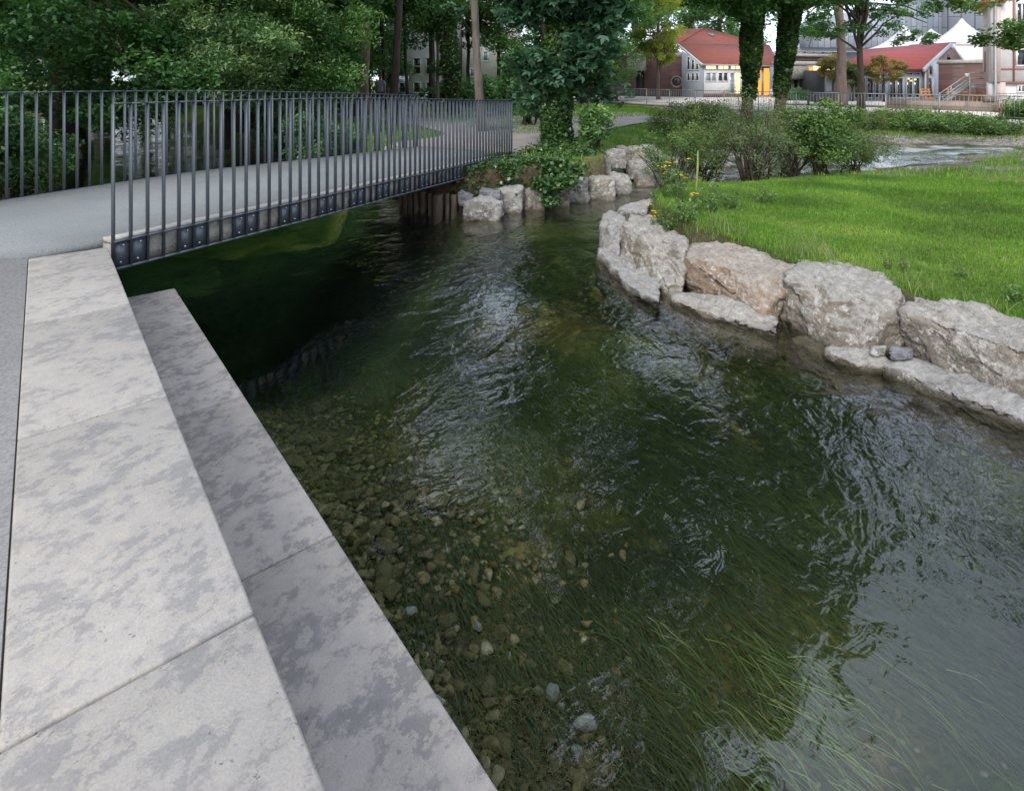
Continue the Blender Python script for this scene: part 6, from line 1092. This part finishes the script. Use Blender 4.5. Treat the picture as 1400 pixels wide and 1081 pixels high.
# --- white apartment building beyond the path
e = empty('white_apartment_building', (-6, 48, .7), 'white rendered apartment building glimpsed between the trunks behind the bicycle', 'building')
W = Wall(P(535, 100, 47)[:2], P(595, 100, 46)[:2]); mb = MB(); W.box(mb, -.5, W.L, -8, 0, .6, 9.5); mb.build('wall', M['render_white'], e)
for x0, x1 in ((545, 556), (565, 576), (582, 590)):
    for y0, y1 in ((-40, -10), (15, 42), (79, 103)): window(W, e, x0, x1, y0, y1, M['white_paint'], M['glass'], 1, 2, .09, .003)
    window(W, e, x0, x1, 112, 128, M['white_paint'], M['glass'], 1, 1, .09, .003, 'basement_window')
e2 = empty('white_house', (-2, 50, .7), 'white house wing with a small lit window, seen right of the slender trunk', 'building'); W = Wall(P(632, 100, 50)[:2], P(712, 100, 50)[:2]); mb = MB(); W.box(mb, 0, W.L, -6, 0, 1.4, 9.5); mb.build('wall', M['render_white'], e2); mb = MB(); W.box(mb, 0, W.L, -6, -.02, .5, 1.39); mb.build('plinth', M['concrete_dirty'], e2)
for x0, x1, y0, y1 in ((642, 650, 94, 106), (660, 668, 70, 85), (683, 700, 72, 92), (676, 690, 20, 44), (650, 660, 20, 44)): window(W, e2, x0, x1, y0, y1, M['white_paint'], M['glass_pale'], 1, 1, .1, .003)
window(W, e2, 638, 646, 112, 121, M['white_paint'], simple('orange_curtain', (.35, .12, .05), .8), 1, 1, .1, .01, 'small_window', 'small window with an orange curtain')
# ============================================================ PERSON, BICYCLE, NOTICE CASE
def skin(name, verts, edges, rads, mat, parent, sub=2):
    off = np.array(wloc(parent)); me = D.meshes.new(name); me.from_pydata([tuple(np.array(v)-off) for v in verts], edges, []); o = D.objects.new(name, me); link(o, parent)
    md = o.modifiers.new('skin', 'SKIN'); md.use_smooth_shade = True
    for i, q in enumerate(me.skin_vertices[0].data): q.radius = rads[i] if hasattr(rads[i], '__len__') else (rads[i], rads[i]); q.use_root = (i == 0)
    s = o.modifiers.new('sub', 'SUBSURF'); s.levels = sub; s.render_levels = sub; me.materials.append(mat); return o
Y = 28.5; X = (520-HX)/FOC*Y; zf = float(height(np.array([[X, Y]]))[0][0])+.04
pe = empty('person', (X, Y, zf), 'person seen from behind in a grey-blue T-shirt and dark trousers walking away on the path', 'person'); SK = simple('skin', (.34, .23, .18), .6, 0, .05); SH = simple('grey_blue_shirt', (.24, .29, .35), .8, 0, .1, 20); TR = simple('dark_trousers', (.025, .03, .045), .85); HR = simple('fair_brown_hair', (.16, .11, .07), .8, 0, .3, 40); SO = simple('dark_shoes', (.03, .03, .03), .6)
def B(*p): return [(X+a, Y+b, zf+c) for a, b, c in p]
body = B((0, 0, .98), (0, .0, 1.18), (0, .01, 1.38), (0, 0, 1.50), (0, .01, 1.60), (0, .02, 1.68), (0, .01, 1.74), (.17, 0, 1.43), (.23, -.03, 1.16), (.21, .06, .93), (.205, .1, .84), (-.17, 0, 1.43), (-.235, .02, 1.16), (-.22, .10, .95), (-.21, .14, .86), (.09, 0, .92), (.10, .05, .52), (.10, -.06, .12), (.10, .06, .05), (-.09, 0, .92), (-.10, .10, .52), (-.10, .17, .12), (-.10, .28, .05))
skin('body', body, [(0, 1), (1, 2), (2, 3), (3, 4), (4, 5), (5, 6), (2, 7), (7, 8), (8, 9), (9, 10), (2, 11), (11, 12), (12, 13), (13, 14), (0, 15), (15, 16), (16, 17), (17, 18), (0, 19), (19, 20), (20, 21), (21, 22)],
     [(.14, .09), (.13, .09), (.15, .10), .055, .085, .09, .05, .055, .042, .035, .035, .055, .042, .035, .035, .08, .055, .04, .035, .08, .055, .04, .035], SK, pe)
for s_, hp in ((1, body[10]), (-1, body[14])):
    hn = MB()
    for k, (dx, L_) in enumerate(((-.028, .075), (-.01, .085), (.01, .08), (.027, .062))): a = np.array(hp)+np.array([0, dx+.01, -.03]); hn.tube([a, a+np.array([-s_*.008, .005, -L_*.55]), a+np.array([-s_*.028, .008, -L_])], [.010, .009, .007], 6)
    a = np.array(hp)+np.array([0, .035, -.005]); hn.tube([a, a+np.array([-s_*.01, .03, -.03]), a+np.array([-s_*.015, .035, -.055])], [.012, .010, .008], 6); hn.build('fingers', SK, pe, True)
skin('shirt', B((0, 0, .86), (0, 0, 1.16), (0, .01, 1.37), (0, 0, 1.465), (.175, 0, 1.43), (.225, -.02, 1.24), (-.175, 0, 1.43), (-.225, .01, 1.24)), [(0, 1), (1, 2), (2, 3), (2, 4), (4, 5), (2, 6), (6, 7)], [(.185, .135), (.185, .135), (.195, .135), (.075, .07), .075, .068, .075, .068], SH, pe)
skin('trousers', B((0, 0, 1.0), (.09, 0, .88), (.10, .05, .52), (.10, -.05, .12), (-.09, 0, .88), (-.10, .10, .52), (-.10, .17, .14)), [(0, 1), (1, 2), (2, 3), (0, 4), (4, 5), (5, 6)], [(.165, .12), (.10, .11), .075, .06, (.10, .11), .075, .06], TR, pe)
skin('hair', B((0, -.01, 1.68), (0, 0, 1.745), (0, .02, 1.79)), [(0, 1), (1, 2)], [(.10, .10), (.115, .115), .08], HR, pe)
for vx, vy in ((.10, -.02), (-.10, .2)): skin('shoe', B((vx, vy-.07, .05), (vx, vy+.04, .05), (vx, vy+.14, .035)), [(0, 1), (1, 2)], [.045, .045, .035], SO, pe)
# face on the far side: nose and ears
mb = MB(); mb.tube(B((0, .095, 1.70), (0, .125, 1.665)), [.012, .016], 6); mb.build('nose', SK, pe, True)
for s_ in (-1, 1): mb = MB(); mb.tube(B((s_*.088, .0, 1.66), (s_*.1, .0, 1.70)), [.014, .018], 6); mb.build('ear', SK, pe, True)
BF = simple('pale_bicycle_frame', (.62, .63, .64), .35, .2, .03); TY = simple('cream_tyre', (.45, .39, .31), .8, 0, .1); CH = M['gantry']
bx0 = (586-HX)/FOC*24; by0 = 23.6; z0 = float(height(np.array([[bx0, by0]]))[0][0])+.03
b = empty('bicycle', (bx0, by0, z0), 'pale bicycle with cream tyres parked on the grass beside the path', 'bicycle')
dirv = np.array([-.86, .5]); 
def Q(u, z, s_=0): return (bx0+dirv[0]*u+dirv[1]*s_, by0+dirv[1]*u-dirv[0]*s_, z0+z)
axl = (dirv[1], -dirv[0], 0)
for u in (0, 1.05):
    mb = MB(); mb.ring(Q(u, .35), .33, .019, axl, 40, 8); wh = mb.build('wheel', TY, b, True)
    mb = MB(); mb.ring(Q(u, .35), .305, .008, axl, 40, 6); mb.build('rim', CH, wh, True); mb = MB()
    for k in range(14): a = k*math.pi/7; mb.tube([Q(u, .35), Q(u+.3*math.cos(a), .35+.3*math.sin(a))], .0015, 3)
    mb.tube([Q(u, .35, -.04), Q(u, .35, .04)], .02, 8); mb.build('spokes', CH, wh)
mb = MB()
for a, c, r_ in (((.14, .85), (.0, .35), .013), ((.14, .85), (.18, .72), .018), ((.18, .72), (.52, .30), .018), ((.16, .80), (.66, .78), .015), ((.52, .30), (.70, .88), .016), ((.52, .30), (1.05, .35), .011), ((.66, .78), (1.05, .35), .010), ((.12, .92), (.15, .82), .014)): mb.tube([Q(*a), Q(*c)], r_, 7)
mb.build('frame', BF, b, True)
mb = MB(); mb.tube([Q(.2, 1.02, -.28), Q(.1, 1.04, -.2), Q(.08, 1.0, 0), Q(.1, 1.04, .2), Q(.2, 1.02, .28)], .012, 7); mb.tube([Q(.08, 1.0), Q(.12, .9)], .013, 7); mb.build('handlebar', CH, b, True)
mb = MB(); mb.hexa([Q(.58, .92, -.03), Q(.85, .92, -.08), Q(.85, .92, .08), Q(.58, .92, .03), Q(.58, .96, -.02), Q(.85, .98, -.07), Q(.85, .98, .07), Q(.58, .96, .02)]); mb.tube([Q(.70, .86), Q(.72, .93)], .012, 6); mb.build('saddle', SO, b, bevel=.015)
mb = MB(); mb.tube([Q(.52, .30, -.09), Q(.52, .30, .09)], .012, 6); mb.tube([Q(.52, .30, .08), Q(.48, .14, .08)], .01, 6); mb.tube([Q(.52, .30, -.08), Q(.56, .46, -.08)], .01, 6); mb.build('cranks', CH, b)
mb = MB(); mb.tube([Q(.09, .92, 0), Q(.02, .92, 0)], .035, 8); mb.build('headlight', M['white_paint'], b)
mb = MB()
for k in range(9): a0 = math.radians(20+k*16); a1 = math.radians(20+(k+1)*16); mb.bar(Q(1.05+.365*math.cos(a0), .35+.365*math.sin(a0)), Q(1.05+.365*math.cos(a1), .35+.365*math.sin(a1)), .05, .004)
mb.build('mudguard', BF, b)
# glazed notice case with little roof
Y = 30; a = P(536, 155, Y); c = P(557, 155, Y); e = empty('notice_case', ((a[0]+c[0])/2, Y, .72), 'dark standing information case with a white-edged sloping roof beside the path', 'notice case')
mb = MB(); mb.box(a[0]+.05, c[0], Y, Y+.5, .72, P(540, 127, Y)[2]); mb.build('cabinet', M['cover'], e)
mb = MB()
for x_ in (a[0]+.08, c[0]-.05):
    for y_ in (Y+.05, Y+.45): mb.box(x_-.025, x_+.025, y_-.025, y_+.025, P(540, 127, Y)[2], P(540, 113, Y)[2])
mb.build('posts', M['white_paint'], e)
mb = MB(); zc = P(540, 113, Y)[2]; mb.slab([(a[0]-.08, Y-.1, zc), (c[0]+.05, Y-.1, zc), (c[0]-.05, Y+.6, zc+.3), (a[0]+.2, Y+.6, zc+.3)], .03); mb.build('roof', M['glass_pale'], e)
mb = MB(); mb.bar((a[0]-.08, Y-.11, zc), (c[0]+.05, Y-.11, zc), .03, .05); mb.bar((a[0]-.08, Y-.1, zc+.01), (a[0]+.2, Y+.6, zc+.31), .04, .05); mb.bar((c[0]+.05, Y-.1, zc+.01), (c[0]-.05, Y+.6, zc+.31), .04, .05); mb.build('roof_frame', M['white_paint'], e)
q = P(553, 130, Y); mb = MB(); mb.tube([(q[0], Y-.02, q[2]), (q[0], Y-.003, q[2])], .07, 12); mb.build('blue_disc', simple('blue_sign', (.15, .4, .9), .5), e)
